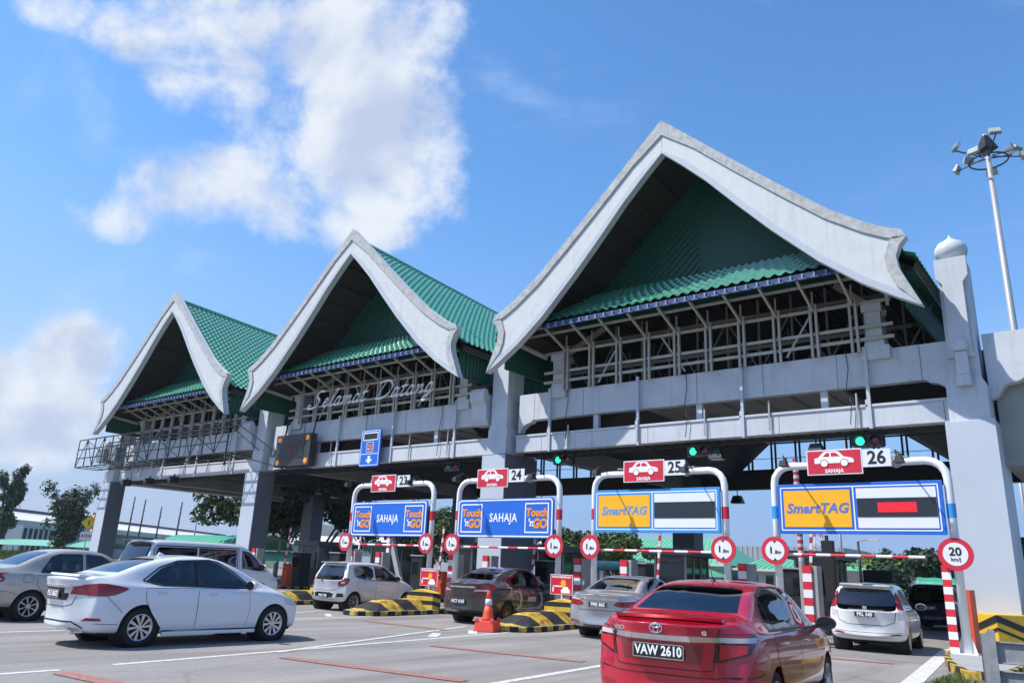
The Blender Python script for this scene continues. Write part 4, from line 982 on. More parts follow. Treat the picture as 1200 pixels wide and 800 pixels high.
        MB().box(-s.T[5][1]+.12, s.T[5][1]-.12, .35, s.L-.4, .2, .3).build('underbody', M_under, s.root)
        for sg in (-1, 1):
            seat_(s.root, sg*.36, (yf+yrt)/2-.05 if yf-yrt > .6 else yf-.5, seat)
        if yf-yrt > .9: 
            MB().frustum(-x_in, x_in, yrt+.05, yrt+.25, .5, 1.02, .03, .0, .06).build('rear_seat', seat, s.root, bevel=.03)
            for x in (-.36, .36): MB().box(x-.11, x+.11, yrt+.06, yrt+.16, 1.02, 1.2).build('headrest', seat, s.root, bevel=.035)
        t = []
        sw = MB(); 
        for i in range(20): a = 2*math.pi*i/20; t.append((.36+.18*math.cos(a), yf+.12-.08*math.sin(a), .93+.16*math.sin(a)))
        sw.tube(t+[t[0]], .014, 6, False).build('steering_wheel', M_trim, s.root)
        MB().box(-x_in-.05, x_in+.05, yf+.25, yf+.6, .55, .93).build('dashboard', M_trim, s.root, bevel=.04)
    def wheel(s, y, x, r, style=0, dark=False, w=.19):
        sg = 1 if x > 0 else -1
        t = MB().lathe([(r*.66, -w/2), (r*.93, -w/2), (r*.985, -w/2+.025), (r, -w/2+.05), (r, w/2-.05), (r*.985, w/2-.025), (r*.93, w/2), (r*.66, w/2), (r*.66, -w/2)], (0, 0, 0), 'x', 40).build('wheel', M_tyre, s.root, smooth=True)
        t.location = (x, y, r)
        f = sg*(w/2)
        MB().lathe([(r*.66, f*.1), (.02, f*.1)], (0, 0, 0), 'x', 24).lathe([(r*.40, f*.35), (r*.40, f*.45), (0, f*.45)], (0, 0, 0), 'x', 24).build('brake', M_rimd, t)
        MB().lathe([(r*.67, -w*.4), (r*.69, f*.85), (r*.68, f*1.03), (r*.62, f*.95), (r*.60, f*.2)], (0, 0, 0), 'x', 36).build('rim_ring', M_rim if not dark else M_rimd, t, smooth=True)
        sp = MB(); n = (5, 8, 10, 6)[style]; mm = M_rim if not dark else mat('gold_alloy', (.30, .22, .08), .35, metal=.8)
        sp.lathe([(r*.15, f*.55), (r*.16, f*.85), (r*.12, f*.95), (0, f*.95)], (0, 0, 0), 'x', 16)
        for k in range(n):
            a = 2*math.pi*k/n+.3
            def P(rad, th, xx): return (xx, rad*math.cos(th), rad*math.sin(th))
            splits = ((-.13, -.30), (.13, .30)) if style in (0,) else (((-.10, -.22), (.10, .22)) if style == 3 else ((0, 0),))
            for (i0, o0) in splits:
                sw = .30 if style == 0 else (.10 if style == 3 else .15)
                tw = .12 if style == 0 else 0
                q = [P(r*.12, a+i0-sw*1.0, f*.93), P(r*.12, a+i0+sw*1.0, f*.93), P(r*.64, a+o0+tw+sw*.42, f*.99), P(r*.64, a+o0+tw-sw*.42, f*.99)]
                q2 = [(f*.4, p[1], p[2]) for p in q]
                sp.add(q+q2, [(0, 1, 2, 3), (4, 7, 6, 5), (0, 4, 5, 1), (1, 5, 6, 2), (2, 6, 7, 3), (3, 7, 4, 0)])
        sp.build('spokes', mm, t)
        return t
    def place(s, x, y, th, z=0): s.root.location = (x, y, z); s.root.rotation_euler = (0, 0, th); return s
    def plate(s, text, x, z, w=.50, h=.125, tilt=0.0, two=False, size=.10):
        p, n = s.hit('B', x, z)
        b = MB().box(-w/2, w/2, -.012, .012, -h/2, h/2).build('number_plate', M_plate, s.root, bevel=.004); b.location = (p.x, p.y-.016, p.z); b.rotation_euler = (-tilt, 0, 0)
        frame_ring(MB(), -w/2, w/2, -h/2, h/2, .007, -.016, -.010, .012).build('plate_frame', M_chrome, b)
        text_mesh('lettering', text, size, M_letterw, b, (0, -.0135, 0), bold=.0035, sx=.84, ext=.001, space=1.02)
        return b
    def mirror(s, y, z, x, m, size=1.0):
        for sg in (-1, 1):
            prof = [(0, -.075), (.045, -.07), (.085, -.045), (.105, -.01), (.108, .035), (.10, .048), (.0, .048)]; q = MB().lathe(prof, (0, 0, 0), 'y', 20)
            q.v = [(px_*1.15*size, py_, pz_*.78*size) for px_, py_, pz_ in q.v]
            o = q.build('mirror', m, s.root, smooth=True); o.location = (sg*(x+.12*size), y, z)
            q = MB().lathe([(.101, .0), (.099, .005), (0, .005)], (0, -.052, 0), 'y', 20); q.v = [(px_*1.15*size, py_, pz_*.78*size) for px_, py_, pz_ in q.v]
            q.build('mirror_glass', GLASS_DARK, o)
            MB().bar((-sg*.06, .03, -.03), (-sg*.20, .05, -.07), .045).build('mirror_arm', M_trim, o)
    def handle(s, y, z, m=M_chrome, parent=None, sides='RL'):
        for v in sides:
            p, n = s.hit(v, y, z); sg = 1 if v == 'R' else -1
            MB().box(p.x-.005 if sg > 0 else p.x-.035, p.x+.035 if sg > 0 else p.x+.005, y-.085, y+.085, z-.013, z+.014).build('door_handle', m, parent[v] if parent else s.root, bevel=.01)
def inset2(P, d): return offset_poly(P, d)
def seat_(root, x, y, m):
    s = MB().frustum(x-.24, x+.24, y-.12, y+.05, .45, 1.05, .05, .0, .02).box(x-.24, x+.24, y, y+.5, .35, .5).build('seat', m, root, bevel=.035)
    MB().box(x-.12, x+.12, y-.10, y-.01, 1.07, 1.26).box(x-.05, x+.05, y-.07, y-.04, 1.0, 1.1).build('headrest', m, s, bevel=.03)

def sedan_table(L, W, H, deck, yg, yrt, yf, yc, cowl=1.0, nose=.66, belt=.93, zs=.24, tr=.58, dl=.0, kick=0.0):
    w = W/2*1.03; H = H+.012
    return [(0, w*.80, zs+.10, belt-.06, w*.74, deck-.035+kick, w*.70), (.13, w*.93, zs+.03, belt-.01, w*.84, deck+.005+kick, w*.76),
            (yg*.55+.05, w*.985, zs+.01, belt+.01, w*.88, deck+.01, w*.76), (yg, w, zs, belt+.02, w*.89, deck+.03, w*.74),
            (yg+(yrt-yg)*.5, w, zs-.01, belt+.02, w*.88, deck+(H-deck)*.60+.02, w*.68), (yrt-.02, w, zs-.02, belt+.02, w*.88, H-.035, w*.645),
            (yrt+.35, w, zs-.02, belt+.01, w*.88, H+.0, w*.65), ((yrt+.35+yf)/2, w, zs-.02, belt, w*.88, H, w*.66), (yf, w, zs-.02, belt-.015, w*.88, H-.05, w*.66),
            (yf+(yc-yf)*.52, w*1.0, zs-.01, belt-.03, w*.88, cowl+(H-cowl)*.50, w*.70), (yc, w*.99, zs, belt-.05, w*.87, cowl, w*.74),
            (yc+(L-yc)*.42, w*.97, zs, belt-.11, w*.84, cowl-.09, w*.68), (L-.24, w*.90, zs, nose+.0, w*.74, nose+.10, w*.56), (L, w*.74, zs+.05, nose-.12, w*.60, nose-.02, w*.46)]
def rear_std(z):
    for (a, xa), (b, xb) in zip(((.2, .06), (.40, .0), (.60, .0), (.70, .045), (.85, .07), (.98, .05), (1.1, .03), (1.8, .3))[:-1], ((.40, .0), (.60, .0), (.70, .045), (.85, .07), (.98, .05), (1.1, .03), (1.8, .3))):
        if z <= b: return xa+(xb-xa)*max(0, (z-a))/(b-a)
    return .3
def doors(c, y0, y1, y2, zl, zt, m, rear_arch=None, off=.0035):
    """two doors a side as slightly raised skins with dark gaps round them"""
    P = {}
    for v in 'RL':
        fdoor = [(y1+.006, zl), (y2-.10, zl), (y2-.02, zl+.10), (y2, zl+.35), (y2-.03, zt), (y1+.006, zt)]
        rdoor = [(y0+.36, zl), (y1-.006, zl), (y1-.006, zt), (y0-.02, zt), (y0, zt-.2), (y0+.12, zl+.28), (y0+.30, zl+.06)]
        for q, nm in ((fdoor, 'f'), (rdoor, 'r')):
            d = c.patch('door', q, v, m, off=off, skirt=.004, grid=.045); P[v+nm] = d
            c.line('door_gap', q+[q[0]], v, .018, M_seam, d, off=.0012)
    return P

# ---- red sedan in the foreground
M_redcar = paint('red_car_paint', (.46, .005, .028), metal=.15, rough=.25)
def sedan(name, label, colour, dims, side, rear, plate, glass, wheels, style, extras=None, level=3, rimdark=False, seat=M_seat):
    T = sedan_table(**dims); c = Car(name, label, 'car', T, rear_std, colour, level)
    w = dims['W']/2; yg, yrt, yf, yc, H, belt = dims['yg'], dims['yrt'], dims['yf'], dims['yc'], dims['H'], dims['belt']; L = dims['L']; deck = dims['deck']; rw = wheels[2]
    rg = [(-w*.66, deck+.06), (w*.66, deck+.06), (w*.56, H-.09), (w*.40, H-.065), (-w*.40, H-.065), (-w*.56, H-.09)]
    fg = [(-w*.74, dims.get('cowl', 1.0)+.04), (w*.74, dims.get('cowl', 1.0)+.04), (w*.60, H-.12), (w*.45, H-.095), (-w*.45, H-.095), (-w*.60, H-.12)]
    c.hollow(3, 11, side, rg, fg, [(wheels[0], w-.10), (wheels[1], w-.10)], rw, yrt=yrt+.05, yf=yf-.05, x_in=w*.66, seat=seat)
    c.patch('rear_window', rg, 'B', glass, off=.003, skirt=.006, grid=.05); c.patch('windscreen', fg, 'F', G_CLEAR if glass is G_CLEAR else G_TINT, off=.003, skirt=.006, grid=.05)
    for v in 'RL':
        for P in side: c.patch('side_window', P, v, glass, off=.003, skirt=.006, grid=.05)
        hull = side[0]
    for wy in wheels[:2]:
        for sg in (-1, 1): c.wheel(wy, sg*(w-.098), rw, style, rimdark)
    c.mirror(yf+.42, belt+.07, w-.02, colour)
    return c
def outline(c, P, w=.022, m=M_trim, off=.0045):
    for v in 'RL': c.line('window_trim', P+[P[0]], v, w, m, off=off)

dimR = dict(L=4.41, W=1.70, H=1.475, deck=1.10, yg=.60, yrt=1.42, yf=2.72, yc=3.50, cowl=1.03, nose=.72, belt=.95, zs=.25)
sideR = [[(.98, 1.01), (1.22, 1.005), (1.22, 1.305), (1.10, 1.22)], [(1.245, 1.005), (2.02, .995), (2.02, 1.41), (1.55, 1.40), (1.245, 1.325)], [(2.08, .992), (3.02, .985), (2.98, 1.06), (2.62, 1.33), (2.42, 1.395), (2.08, 1.412)]]
red = sedan('car', 'glossy red sedan in the foreground at the lower right', M_redcar, dimR, sideR, None, None, G_BLACK, (.98, 3.53, .305), 1)
c = red; outline(c, [(.93, .995), (3.06, .97), (3.0, 1.07), (2.64, 1.345), (2.42, 1.41), (2.05, 1.43), (1.55, 1.418), (1.22, 1.335), (1.06, 1.23)], .018)
D = doors(c, 1.02, 2.05, 3.12, .30, .955, M_redcar); 
for v in 'RL': c.handle(1.38, .86, M_chrome, {v: D[v+'r']}, v); c.handle(2.40, .85, M_chrome, {v: D[v+'f']}, v)
# boot lid, chrome bar, lamps
lid = c.patch('boot_lid', [(-.51, .645), (.51, .645), (.56, .90), (.56, 1.035), (-.56, 1.035), (-.56, .90)], 'B', M_redcar, off=.006, skirt=.01, grid=.04)
c.line('lid_gap', [(-.555, 1.03), (-.545, .86), (-.50, .655), (-.46, .64), (.46, .64), (.50, .655), (.545, .86), (.555, 1.03)], 'B', .007, M_seam, lid, off=.0075)
rc = c.patch('plate_recess', [(-.40, .70), (.40, .70), (.43, .88), (-.43, .88)], 'B', mat('red_recess', (.20, .003, .012), .3, coat=1), lid, off=.009, skirt=.004)
c.patch('chrome_bar', [(-.55, .905), (.55, .905), (.56, .945), (.40, .955), (-.40, .955), (-.56, .945)], 'B', M_chrome, lid, off=.024, skirt=.018, grid=.04)
for sg in (-1, 1):
    q = [(sg*x, z) for x, z in ((.50, .72), (.62, .74), (.80, .80), (.83, .93), (.80, .985), (.54, .98), (.53, .86))]
    t = c.patch('tail_light', q, 'B', mat('lens_frame', (.05, .002, .004), .15, coat=.6), off=.012, skirt=.016, grid=.03)
    for k_ in range(2): c.patch('lens', [(sg*x, z) for x, z in (((.55, .745), (.63, .765), (.77, .81), (.785, .885), (.555, .885)), ((.56, .957), (.79, .957), (.78, .975), (.56, .97)))[k_]], 'B', mat('lens_bright', (.50, .012, .016), .15, coat=.6), t, off=.015, skirt=.004, grid=.03)
    c.patch('reverse_lens', [(sg*x, z) for x, z in ((.55, .905), (.82, .905), (.82, .95), (.55, .95))], 'B', M_lensw, t, off=.018, skirt=.005, grid=.03)
    v = 'R' if sg > 0 else 'L'
    t2 = c.patch('tail_light', [(.10, .80), (.30, .86), (.42, .955), (.38, .985), (.10, .985)], v, MATS['lens_frame'], off=.010, skirt=.01, grid=.03)
    c.patch('reverse_lens', [(.10, .90), (.30, .91), (.36, .95), (.10, .95)], v, M_lensw, t2, off=.014, skirt=.004, grid=.03)
    c.patch('headlight', [(3.9, .66), (4.25, .62), (4.3, .72), (4.0, .78), (3.75, .80)], v, M_lamp, off=.005, grid=.05)
    c.patch('reflector', [(sg*x, z) for x, z in ((.55, .42), (.74, .44), (.74, .48), (.56, .46))], 'B', M_lens, off=.005, grid=.04)
pl = c.plate('VAW 2610', 0, .795, .53, .135, size=.125); pl.location.y -= .012
p, n = c.hit('B', 0, 1.005)
em = MB().tube([(.065*math.cos(a*math.pi/12), -.004, .045*math.sin(a*math.pi/12)) for a in range(25)], .007, 6, False).tube([(.026*math.cos(a*math.pi/12), -.006, .042*math.sin(a*math.pi/12)) for a in range(25)], .006, 6, False).tube([(.05*math.cos(a*math.pi/12), -.006, .020+.016*math.sin(a*math.pi/12)) for a in range(25)], .006, 6, False).build('emblem', M_chrome, lid, smooth=True); em.location = (p.x, p.y-.02, p.z+.005)
p, n = c.hit('B', -.42, .985); text_mesh('lettering', 'VIOS', .055, M_chrome, lid, (-.42, p.y-.028, .985), (R(90), 0, -.17), bold=.002, sx=1.4, ext=.003)
p, n = c.hit('B', .45, .985); text_mesh('lettering', 'G', .05, M_chrome, lid, (.45, p.y-.03, .985), bold=.003, sx=1.3, ext=.003)
c.line('bumper_crease', [(-.74, .60), (-.5, .575), (.5, .575), (.74, .60)], 'B', .007, M_seam, off=.005)
c.line('bumper_gap', [(.10, .585), (.35, .60), (.50, .62)], 'R', .01, M_seam); c.line('bumper_gap', [(.10, .585), (.35, .60), (.50, .62)], 'L', .01, M_seam)
c.patch('bumper_insert', [(-.62, .30), (.62, .30), (.55, .40), (-.55, .40)], 'B', M_trim, off=.006)
# boot lip spoiler and aerial
sp = MB(); n_ = 16
for i in range(n_+1):
    x = -.60+1.2*i/n_; yy = .04+.07*(abs(x)/.6)**2; z = 1.112+.008*(1-(x/.6)**2)
    sp.v += [(x*.95, yy-.012, z+.004), (x*.95, yy+.10, z-.004), (x*.95, yy+.10, z-.04), (x*.95, yy+.015, z-.03)]
for i in range(n_):
    a = i*4; sp.f += [(a+k, a+(k+1) % 4, a+4+(k+1) % 4, a+4+k) for k in range(4)]
sp.f += [(0, 1, 2, 3), (n_*4+3, n_*4+2, n_*4+1, n_*4)]
sp.build('lip_spoiler', M_redcar, c.root, auto=True)
def aerial(c, y, ln=.22, fin=False):
    p, n = c.hit('T', 0, y)
    if fin: MB().prism([(y-.10, p.z-.01), (y-.06, p.z+.06), (y+.02, p.z+.03), (y+.08, p.z-.01)], -.02, .02, 'yz').build('aerial', c.colour, c.root, bevel=.008)
    else: a = MB().tube([(0, y, p.z), (0, y-.03, p.z+.03), (0, y-ln*.7, p.z+ln)], [.012, .006, .003], 6).lathe([(.035, 0), (.02, .018), (0, .02)], (0, y, p.z), 'z', 10).build('aerial', M_trim, c.root)
aerial(c, 1.62, .2)
c.place(-3.86, 7.42, .10)

# ---- white sedan at the left
M_wcar = paint('white_car_paint', (.70, .71, .73), rough=.3)
dimW = dict(L=4.44, W=1.695, H=1.475, deck=1.11, yg=.52, yrt=1.50, yf=2.55, yc=3.45, cowl=1.0, nose=.66, belt=.93, zs=.20)
sideW = [[(1.02, 1.05), (1.30, .995), (1.92, .975), (1.92, 1.40), (1.60, 1.37), (1.30, 1.26)], [(1.97, .975), (3.05, .955), (3.02, .99), (2.72, 1.20), (2.40, 1.37), (2.22, 1.405), (1.97, 1.405)]]
c = sedan('car', 'white sedan with red tail lights and twisted spoke wheels at the lower left', M_wcar, dimW, sideW, None, None, G_TINT, (.99, 3.59, .312), 0)
outline(c, [(.96, 1.05), (1.28, .98), (3.10, .94), (3.04, .995), (2.74, 1.215), (2.42, 1.385), (2.22, 1.42), (1.62, 1.388), (1.28, 1.275)], .024)
for v in 'RL': c.line('window_pillar', [(1.945, .97), (1.945, 1.41)], v, .06, M_trim, off=.005)
D = doors(c, 1.02, 1.96, 3.02, .26, .93, M_wcar)
for v in 'RL': c.handle(1.28, .86, M_chrome, {v: D[v+'r']}, v); c.handle(2.25, .84, M_chrome, {v: D[v+'f']}, v)
for v in 'RL':
    t = c.patch('tail_light', chaikin([(.05, .80), (.42, .80), (.62, .87), (.72, .925), (.55, .96), (.30, 1.0), (.10, .975), (.05, .95)]), v, M_lens, off=.008, skirt=.01, grid=.03)
    c.line('lens_seam', [(.24, .80), (.24, .99)], v, .008, M_seam, t, off=.012)
    c.patch('headlight', [(3.85, .66), (4.22, .60), (4.28, .68), (4.0, .75), (3.80, .77)], v, M_lamp, off=.005, grid=.05)
    c.line('skirt_line', [(.22, .385), (.40, .375), (.60, .37)], v, .008, M_seam); c.line('sill_shadow', [(1.38, .235), (1.7, .27), (2.2, .255), (3.2, .245)], v, .02, M_trim)
    c.line('bumper_gap', [(.36, .80), (.52, .66), (.64, .55)], v, .008, M_seam)
    c.patch('fog_reflector', [(.10, .42), (.34, .425), (.30, .465), (.14, .47)], v, M_lens, off=.004, grid=.05)
    MB().box(.80 if v == 'R' else -.865, .865 if v == 'R' else -.80, 1.38, 3.2, .17, .235).build('side_skirt', M_wcar, c.root, bevel=.02)
for sg in (-1, 1): c.patch('tail_light', [(sg*x, z) for x, z in ((.42, .82), (.80, .80), (.80, .99), (.60, .96), (.44, .93))], 'B', M_lens, off=.007, skirt=.01, grid=.03)
for sg in (-1, 1): c.patch('reverse_lens', [(sg*x, z) for x, z in ((.33, .83), (.43, .83), (.46, .92), (.34, .91))], 'B', M_lensw, off=.008, skirt=.01, grid=.03)
c.patch('plate_recess', [(-.36, .72), (.36, .72), (.40, .78), (.40, .91), (-.40, .91), (-.40, .78)], 'B', M_trim, off=.004, grid=.04)
c.patch('chrome_bar', [(-.44, .925), (.44, .925), (.42, .955), (-.42, .955)], 'B', M_chrome, off=.012, skirt=.012, grid=.04)
c.plate('PLS 8602', .0, .81, .46, .13, size=.12)
c.line('bumper_line', [(-.66, .31), (-.50, .40), (.50, .40), (.66, .31)], 'B', .022, M_trim, off=.006)
c.line('lid_gap', [(-.52, .80), (-.46, .66), (-.3, .62), (.3, .62), (.46, .66), (.52, .80)], 'B', .01, M_seam)
p, n = c.hit('B', 0, 1.0); frame_ring(MB(), -.035, .035, -.035, .035, .010, -.004, .004, .012).build('emblem', M_chrome, c.root).location = (0, p.y-.018, 1.0)
MB().prism([(-.015, 1.095), (.0, 1.125), (.12, 1.118), (.28, 1.10), (.14, 1.07), (.04, 1.07)], -.54, .54, 'yz').build('boot_spoiler', M_wcar, c.root, bevel=.014)
aerial(c, 1.62, fin=True)
MB().tube([(.52, .02, .24), (.52, .25, .25)], .03, 10).build('exhaust_pipe', M_chrome, c.root)
c.place(-14.03, 5.86, .005)

# ---- beige sedan behind it
M_bcar = paint('beige_car_paint', (.42, .385, .33), metal=.30, rough=.34)
dimB = dict(L=4.25, W=1.68, H=1.50, deck=1.08, yg=.62, yrt=1.45, yf=2.55, yc=3.28, cowl=1.0, nose=.70, belt=.93, zs=.25)
sideB = [[(1.08, 1.0), (1.98, .985), (1.98, 1.40), (1.50, 1.39), (1.32, 1.33)], [(2.06, .985), (3.0, .97), (2.66, 1.27), (2.42, 1.39), (2.06, 1.41)]]
c = sedan('car', 'beige sedan cut off by the left edge of the photo', M_bcar, dimB, sideB, None, None, G_TINT, (.93, 3.39, .30), 1)
D = doors(c, 1.02, 2.02, 3.0, .30, .93, M_bcar)
for v in 'RL':
    outline(c, sideB[0], .014); c.handle(1.38, .84, M_bcar, {v: D[v+'r']}, v); c.handle(2.30, .83, M_bcar, {v: D[v+'f']}, v)
    c.patch('tail_light', chaikin([(.04, .76), (.30, .78), (.38, .84), (.30, .95), (.06, .99)]), v, M_lens, off=.006, grid=.03); c.patch('reverse_lens', [(.06, .79), (.26, .80), (.30, .86), (.06, .86)], v, M_lensw, off=.009, grid=.03)
    c.line('fuel_flap', [(.72, .80), (.92, .80), (.92, .96), (.72, .96), (.72, .80)], v, .008, M_seam); c.line('bumper_gap', [(.06, .62), (.45, .60), (.60, .56)], v, .008, M_seam); c.patch('headlight', [(3.7, .66), (4.05, .62), (4.1, .72), (3.8, .80)], v, M_lamp, off=.005, grid=.05)
for sg in (-1, 1):
    c.patch('tail_light', [(sg*x, z) for x, z in ((.55, .76), (.78, .76), (.78, .98), (.58, .96))], 'B', M_lens, off=.006, grid=.03); c.patch('reflector', [(sg*x, z) for x, z in ((.5, .40), (.72, .42), (.72, .46), (.5, .45))], 'B', M_lens, off=.005)
    c.line('boot_gap', [(sg*.56, 1.03), (sg*.53, .72), (0, .68)], 'B', .01, M_seam)
c.plate('PKR 3981', -.0, .80, .48, .13, size=.12); MB().prism([(-.02, 1.08), (.0, 1.12), (.16, 1.11), (.24, 1.07), (.05, 1.05)], -.60, .60, 'yz').build('boot_spoiler', M_bcar, c.root, bevel=.012)
c.place(-19.55, 6.25, .06)

# ---- dark grey sedan with decals in lane 24
M_gcar = paint('graphite_car_paint', (.055, .052, .052), metal=.5, rough=.30)
dimG = dict(L=4.387, W=1.722, H=1.554, deck=1.13, yg=.56, yrt=1.45, yf=2.62, yc=3.42, cowl=1.04, nose=.70, belt=.97, zs=.26)
sideG = [[(1.05, 1.05), (1.98, 1.02), (1.98, 1.47), (1.55, 1.45), (1.30, 1.36)], [(2.05, 1.02), (3.02, .99), (2.64, 1.34), (2.40, 1.45), (2.05, 1.475)]]
c = sedan('car', 'dark grey sedan with pale side stickers in lane 24 behind the cone', M_gcar, dimG, sideG, None, None, G_TINT, (.98, 3.535, .305), 3, rimdark=True)
outline(c, [(1.0, 1.045), (3.06, .975), (2.66, 1.355), (2.40, 1.467), (2.05, 1.492), (1.55, 1.467), (1.28, 1.375)], .02)
D = doors(c, 1.04, 2.01, 3.02, .32, .97, M_gcar)
M_stk = mat('pale_sticker', (.36, .36, .32), .4)
for v in 'RL':
    c.handle(1.36, .90, M_chrome, {v: D[v+'r']}, v); c.handle(2.28, .89, M_chrome, {v: D[v+'f']}, v)
    c.line('side_sticker', [(1.50, .92), (1.62, .88), (1.66, .70), (1.62, .50), (1.45, .42), (1.9, .40), (2.5, .42), (2.75, .50), (2.80, .70), (2.72, .90), (2.60, .93)], v, .10, M_stk, off=.0055)
    c.patch('side_sticker', [(1.98, .62), (2.42, .62), (2.46, .76), (2.02, .76)], v, M_stk, off=.006, skirt=0); c.patch('side_sticker', [(2.08, .80), (2.38, .82), (2.34, .90), (2.14, .88)], v, mat('red_sticker', (.35, .03, .03), .4), off=.006, skirt=0)
    c.line('side_sticker', [(.98, 1.15), (1.06, 1.02), (1.2, .96), (1.1, .8), (1.0, .72)], v, .05, M_stk, off=.0055)
    c.patch('tail_light', [(.05, .84), (.30, .90), (.46, 1.0), (.40, 1.06), (.06, 1.05)], v, M_lens, off=.006, grid=.03); c.patch('headlight', [(3.85, .68), (4.2, .64), (4.25, .74), (3.9, .80)], v, M_lamp, off=.005, grid=.05)
for sg in (-1, 1):
    t = c.patch('tail_light', [(sg*x, z) for x, z in ((.34, .86), (.78, .84), (.80, 1.06), (.62, 1.06), (.50, .98))], 'B', M_lens, off=.006, grid=.03)
    c.patch('reverse_lens', [(sg*x, z) for x, z in ((.42, .88), (.74, .88), (.74, .93), (.46, .93))], 'B', M_lensw, t, off=.010, skirt=.004, grid=.03)
    c.patch('reflector', [(sg*x, z) for x, z in ((.46, .62), (.70, .63), (.70, .67), (.50, .66))], 'B', M_lens, off=.005)
c.patch('chrome_bar', [(-.46, .97), (.46, .97), (.44, 1.01), (-.44, 1.01)], 'B', M_chrome, off=.012, grid=.04)
c.line('boot_gap', [(-.56, 1.08), (-.50, .78), (-.4, .74), (.4, .74), (.50, .78), (.56, 1.08)], 'B', .012, M_seam)
c.plate('NCY 6163', -.1, .60, .50, .13, size=.12); aerial(c, 1.60, .22)
c.place(-14.95, 16.85, .075)

# ---- silver sedan in lane 25
M_scar = paint('silver_car_paint', (.42, .44, .47), metal=.55, rough=.30)
dimS = dict(L=4.90, W=1.85, H=1.465, deck=1.06, yg=.68, yrt=1.70, yf=2.95, yc=3.80, cowl=1.0, nose=.68, belt=.93, zs=.22)
sideS = [[(1.15, 1.0), (2.15, .98), (2.15, 1.39), (1.75, 1.37), (1.45, 1.27)], [(2.22, .98), (3.3, .955), (2.9, 1.26), (2.6, 1.38), (2.22, 1.395)]]
c = sedan('car', 'silver sedan in lane 25 partly hidden by the red car', M_scar, dimS, sideS, None, None, G_TINT, (1.10, 3.875, .32), 1)
outline(c, [(1.10, .985), (3.34, .94), (2.92, 1.275), (2.6, 1.40), (2.2, 1.412), (1.73, 1.388), (1.42, 1.285)], .02, M_chrome)
D = doors(c, 1.12, 2.19, 3.28, .28, .92, M_scar)
for v in 'RL':
    c.handle(1.5, .84, M_chrome, {v: D[v+'r']}, v); c.handle(2.5, .83, M_chrome, {v: D[v+'f']}, v)
    c.patch('tail_light', [(.05, .76), (.40, .82), (.52, .90), (.40, .93), (.06, .93)], v, M_lens, off=.006, grid=.03); c.patch('headlight', [(4.3, .64), (4.7, .60), (4.75, .68), (4.35, .76)], v, M_lamp, off=.005, grid=.05)
for sg in (-1, 1):
    t = c.patch('tail_light', [(sg*x, z) for x, z in ((.38, .79), (.50, .75), (.86, .76), (.86, .93), (.66, .93), (.45, .86))], 'B', M_lens, off=.006, grid=.03)
    c.patch('reverse_lens', [(sg*x, z) for x, z in ((.50, .87), (.84, .90), (.84, .925), (.62, .92))], 'B', M_lensw, t, off=.010, skirt=.004, grid=.03)
    c.patch('reflector', [(sg*x, z) for x, z in ((.52, .36), (.82, .38), (.82, .42), (.56, .40))], 'B', M_lens, off=.005)
c.patch('chrome_bar', [(-.50, .90), (.50, .90), (.48, .93), (-.48, .93)], 'B', M_chrome, off=.012, grid=.04); c.line('bumper_chrome', [(-.70, .30), (-.5, .33), (.5, .33), (.70, .30)], 'B', .03, M_chrome, off=.006)
c.line('boot_gap', [(-.62, .74), (-.55, .66), (.55, .66), (.62, .74)], 'B', .012, M_seam); c.plate('PMS 865', 0, .79, .48, .13, size=.12)
p, n = c.hit('B', 0, .985); frame_ring(MB(), -.045, .045, -.04, .04, .012, -.004, .004, .012).build('emblem', M_chrome, c.root).location = (0, p.y-.014, .985)
c.place(-10.25, 16.5, .16)

# ---- hatchbacks
def hatch_table(L, W, H, yr=.34, yf=2.15, yc=2.95, cowl=1.02, nose=.72, belt=.95, zs=.26, base=1.0):
    w = W/2*1.03; H += .012
    return [(0, w*.86, zs+.10, belt-.16, w*.84, base-.06, w*.83), (.05, w*.95, zs+.03, belt-.02, w*.92, base+.0, w*.86), (.10, w*.975, zs+.01, belt, w*.93, base+.12, w*.85),
            (.10+(yr-.1)*.55, w*.99, zs, belt+.03, w*.91, base+(H-base)*.68, w*.79), (yr, w, zs-.01, belt+.04, w*.90, H-.05, w*.73), (yr+.25, w, zs-.02, belt+.03, w*.89, H-.01, w*.69),
            ((yr+yf)/2, w, zs-.02, belt+.01, w*.89, H, w*.70), (yf-.3, w, zs-.02, belt, w*.89, H-.012, w*.70), (yf, w, zs-.02, belt-.01, w*.89, H-.06, w*.69),
            (yf+(yc-yf)*.52, w*1.0, zs-.01, belt-.03, w*.88, cowl+(H-cowl)*.50, w*.72), (yc, w*.99, zs, belt-.05, w*.87, cowl, w*.76),
            (yc+(L-yc)*.42, w*.97, zs, belt-.12, w*.84, cowl-.09, w*.70), (L-.20, w*.90, zs, nose, w*.76, nose+.10, w*.58), (L, w*.76, zs+.05, nose-.12, w*.62, nose-.02, w*.50)]
def rear_hatch(z): return .04*max(0, (z-.6)/.4) if z > .6 else (.05*max(0, (.4-z)/.2))
